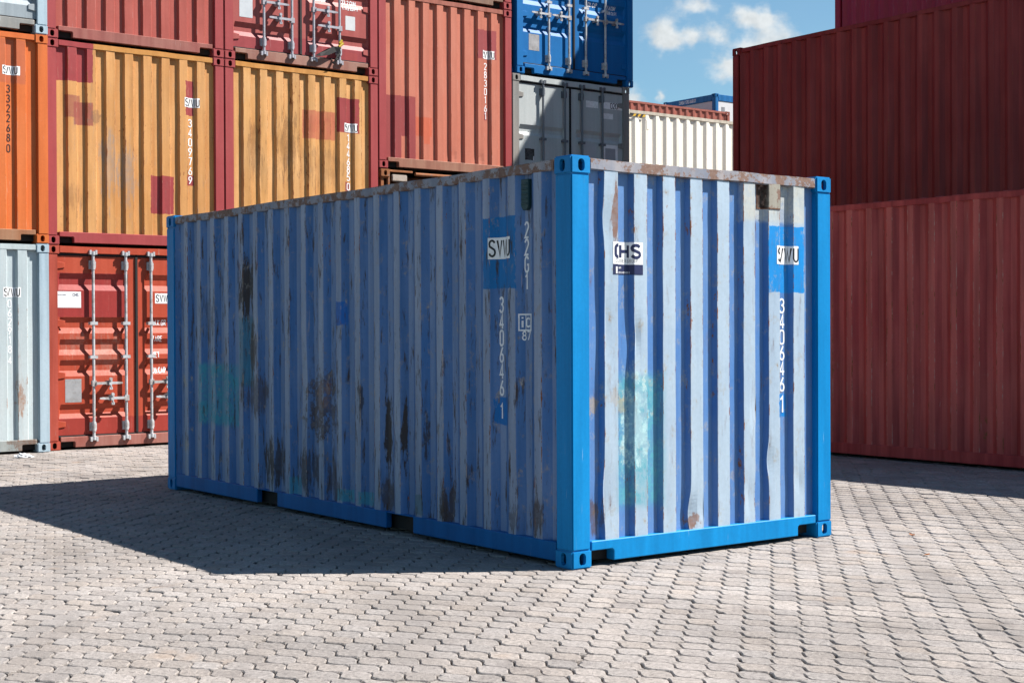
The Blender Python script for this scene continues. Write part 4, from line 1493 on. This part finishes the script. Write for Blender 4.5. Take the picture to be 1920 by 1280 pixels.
# ground level of the hidden columns, carrying the ones above
HID = paint('plain_rust_red_paint', (0.33, 0.07, 0.05), None, rust=.4, seed=83)
for xx, h, lab in ((3.085, 2.591, 'rust red container at ground level below the scuffed ochre one'), (5.53, 2.591, 'rust red container at ground level below the rusty flat rack'),
                   (7.975, 2.896, 'tall rust red container at ground level below the light grey one')):
    container(lab, (xx, YW, 0), H=h, frame=HID, end=HID, nz=8, seed=84 + xx)

# ================================================================ RIGHT-HAND STACKS (long sides in shade)
mar = paint('matt_maroon_side_paint', (0.60, 0.066, 0.060), (0.80, 0.17, 0.13), 'y', rust=.66, rough=.6, streak=.40, wear=.9, fade_shade=.8, seed=91, scuff=(.62, .36, .28))
lowR = container('maroon container standing on the paving at the right edge', (7.2, -4.9, 0.05), L=12.19, H=2.86, frame=mar, end=mar, seed=92, side_nz=30, amp=.004, lat=.004)
dmar = paint('dark_maroon_side_paint', (0.31, 0.026, 0.025), (0.44, 0.075, 0.062), 'y', rust=.36, rough=.55, streak=.3, wear=.4, fade_shade=.4, seed=93, scuff=(.22, .1, .1))
upR = container('dark maroon container raised behind the maroon one at the right', (10.5, 8.83 - 12.19, 2.896), L=12.19, H=2.896, frame=dmar, end=dmar, seed=94, side_nz=20, amp=.003)
container('dark maroon container at ground level under the raised dark maroon one', (10.5, 8.83 - 12.19, 0.02), L=12.19, H=2.876, frame=dmar, end=dmar, seed=95)
crm = paint('crimson_side_paint', (0.54, 0.03, 0.065), (0.56, 0.052, 0.08), 'y', rust=.12, rough=.5, streak=.16, wear=.2, seed=96)
for k in range(4):
    container(['crimson container at the bottom of the tall stack behind the right-hand rows', 'crimson container second from the ground in the tall stack at the right',
               'crimson container rising above the dark maroon one in the top right corner', 'crimson container topmost in the tall stack above the top right corner'][k],
              (13.25, 9.15 - 12.19, 0.02 + 2.891 * k), L=12.19, H=2.891, frame=crm, end=crm, seed=97 + k, side_nz=12 if k == 2 else 2, amp=.003)

# ================================================================ FAR STACKS BETWEEN
crmw = paint('cream_white_side_paint', (0.66, 0.62, 0.53), (0.74, 0.71, 0.64), 'y', rust=.15, rough=.5, streak=.12, wear=.15, seed=101, k=1.05)
crr = paint('worn_cream_rail_paint', (0.48, 0.43, 0.35), (0.56, 0.5, 0.42), 'y', rust=.55, seed=102, k=.85)


def far(label, x, y, z, L, H, mats, seed, nz=12):
    """long side towards the yard: built turned by a quarter, near side is local x=W"""
    o = container(label, (x, y + 2.438, z), L=L, H=H, rz=-math.pi / 2, seed=seed, side_nz=2, **mats)
    return o


cw1 = far('cream white container with hazard stripe seen between the stacks', 13.12, 14.3, 2.9, 12.19, 2.896, dict(frame=crmw, end=crmw, siderail=crr, rail=crr), 103)
far('cream white container at ground level under the striped cream one', 13.12, 14.3, 0, 12.19, 2.9, dict(frame=crmw, end=crmw), 104)
hz = MB()
hy = MB()
for k in range(6):
    a = .19 + k * .062
    (hz if k % 2 == 0 else hy).prism([(a, 2.76), (a + .062, 2.76), (a + .102, 2.81), (a + .04, 2.81)], 'x', 2.4355, 2.4375)
link('hazard_stripe', hz.mesh('hazard_stripe'), M_BLACK, cw1)
link('hazard_stripe', hy.mesh('hazard_stripe'), plain('hazard_yellow', (.7, .42, .02), .5), cw1)
link('side_vent', MB().box(2.40, 2.43, .62, .70, 2.52, 2.72).mesh('side_vent', .01), crmw, cw1)

rbk = paint('faded_red_side_paint', (0.38, 0.10, 0.07), (0.42, 0.14, 0.10), 'y', rust=.4, rough=.55, seed=105)
far('faded red container whose roof edge shows behind the cream one', 26.73 - 12.19, 24.7, 5.56, 12.19, 2.591, dict(frame=rbk, end=rbk), 106)
far('faded red container second from the ground behind the cream stack', 26.73 - 12.19, 24.7, 2.78, 12.19, 2.78, dict(frame=rbk, end=rbk), 107)
far('faded red container at ground level behind the cream stack', 26.73 - 12.19, 24.7, 0, 12.19, 2.78, dict(frame=rbk, end=rbk), 108)

# site office cabins: azure frame, white panels
M_CAB = plain('white_cabin_panel', (.66, .66, .68), .5, var=.05)
M_CABF = paint('cabin_azure_frame', (0.006, 0.15, 0.42), None, rust=.04, seed=109, rough=.4)


def cabin(label, loc, text):
    W_, L_, H_ = 2.36, 6.058, 2.94
    r = empty('office_cabin', loc)
    tag(r, label, 'cabin', 'stacked office cabins')
    for sx in (0, 1):
        for sy in (0, 1):
            for sz in (0, 1):
                c = link('corner_casting', CAST, M_CABF, r)
                c.location = (L_ * sx, W_ * sy, H_ * sz)
                c.scale = (1 - 2 * sx, 1 - 2 * sy, 1 - 2 * sz)
            p = link('corner_post', cached(('cabpost',), lambda: MB().box(.006, .15, .006, .16, .11, H_ - .11).mesh('corner_post', .01)), M_CABF, r)
            p.location = (L_ * sx, W_ * sy, 0)
            p.scale = (1 - 2 * sx, 1 - 2 * sy, 1)
    for z0, z1 in ((0.02, .17), (H_ - .22, H_ - .02)):
        for sy in (0, 1):
            o = link('roof_rail' if z0 > 1 else 'floor_rail', MB().box(.163, L_ - .163, .01, .1, z0, z1).mesh('rail', .008), M_CABF, r)
            o.location, o.scale = (0, W_ * sy, 0), (1, 1 - 2 * sy, 1)
        for sx in (0, 1):
            o = link('roof_rail' if z0 > 1 else 'floor_rail', MB().box(.01, .1, .179, W_ - .179, z0, z1).mesh('rail', .008), M_CABF, r)
            o.location, o.scale = (L_ * sx, 0, 0), (1 - 2 * sx, 1, 1)
    for sx in (0, 1):
        o = link('wall_panel', MB().box(.03, .06, .165, W_ - .165, .175, H_ - .225).mesh('wall_panel', .005), M_CAB, r)
        o.location, o.scale = (L_ * sx, 0, 0), (1 - 2 * sx, 1, 1)
    for sy in (0, 1):
        for k in range(5):
            a, b = .155 + k * 1.15, .155 + (k + 1) * 1.15 - .006
            o = link('wall_panel', MB().box(a, b, .03, .06, .175, H_ - .225).mesh('wall_panel', .005), M_CAB, r)
            o.location, o.scale = (0, W_ * sy, 0), (1, 1 - 2 * sy, 1)
    link('roof', MB().box(.1, L_ - .1, .1, W_ - .1, H_ - .12, H_ - .05).mesh('roof'), M_CABF, r)
    if text:
        put_text(r, text, 1.62, H_ - .17, .095, lambda u, z, l: (.006, u, z), wk=.9, th=.16, sgn=-1, gap=.14)
        link('label_plate', MB().box(.30, .44, .022, .0295, H_ - .62, H_ - .40).mesh('label_plate'), plain('grey_label', (.25, .25, .27), .5), r)
    return r


for k in range(3):
    cabin(['white office cabin with azure frame at ground level of the distant cabin stack', 'white office cabin with azure frame in the middle of the distant cabin stack',
           'white office cabin with lettered azure roof rail, topmost in the distance'][k], (26.82, 25.42, 2.945 * k), 'CHSU 120.868.0' if k == 2 else None)

# ================================================================ LITTER
rnd = random.Random(4)
bm = bmesh.new()
bmesh.ops.create_icosphere(bm, subdivisions=3, radius=1)
for v in bm.verts:
    n = noise.noise(v.co * 2.6) * .55 + noise.noise(v.co * 6) * .3
    v.co = Vector((v.co.x * .10 * (1 + n), v.co.y * .07 * (1 + n), max(-.002, v.co.z * .040 * (1 + n * 1.6))))
me = bpy.data.meshes.new('crumpled_rag')
bm.to_mesh(me)
bm.free()
o = link('crumpled_rag', me, plain('white_plastic_film', (.72, .74, .77), .35, var=.1))
o.location = (0.10, 10.38, .002)
tag(o, 'crumpled white plastic rag lying before the pale grey-blue container', 'litter')
for k, (x_, y_, lab) in enumerate(((2.2, -1.0, 'dry orange leaf lying nearer to the camera right of the blue container'), (2.9, -.35, 'dry orange leaf lying beside the right corner of the blue container'))):
    m = MB()
    m.v = [(-.03, 0, .006), (-.01, -.014, .012), (.018, -.012, .007), (.035, 0, .014), (.016, .014, .009), (-.012, .013, .005), (.002, 0, .004)]
    m.f = [(0, 1, 6), (1, 2, 6), (2, 3, 6), (3, 4, 6), (4, 5, 6), (5, 0, 6)]
    o = link('fallen_leaf', m.mesh('fallen_leaf'), plain('dry_leaf', (.35, .12, .03), .7))
    o.location = (x_, y_, gz(x_) + .001)
    o.rotation_euler = (0, 0, k * 1.3)
    tag(o, lab, 'leaf', 'fallen leaves')
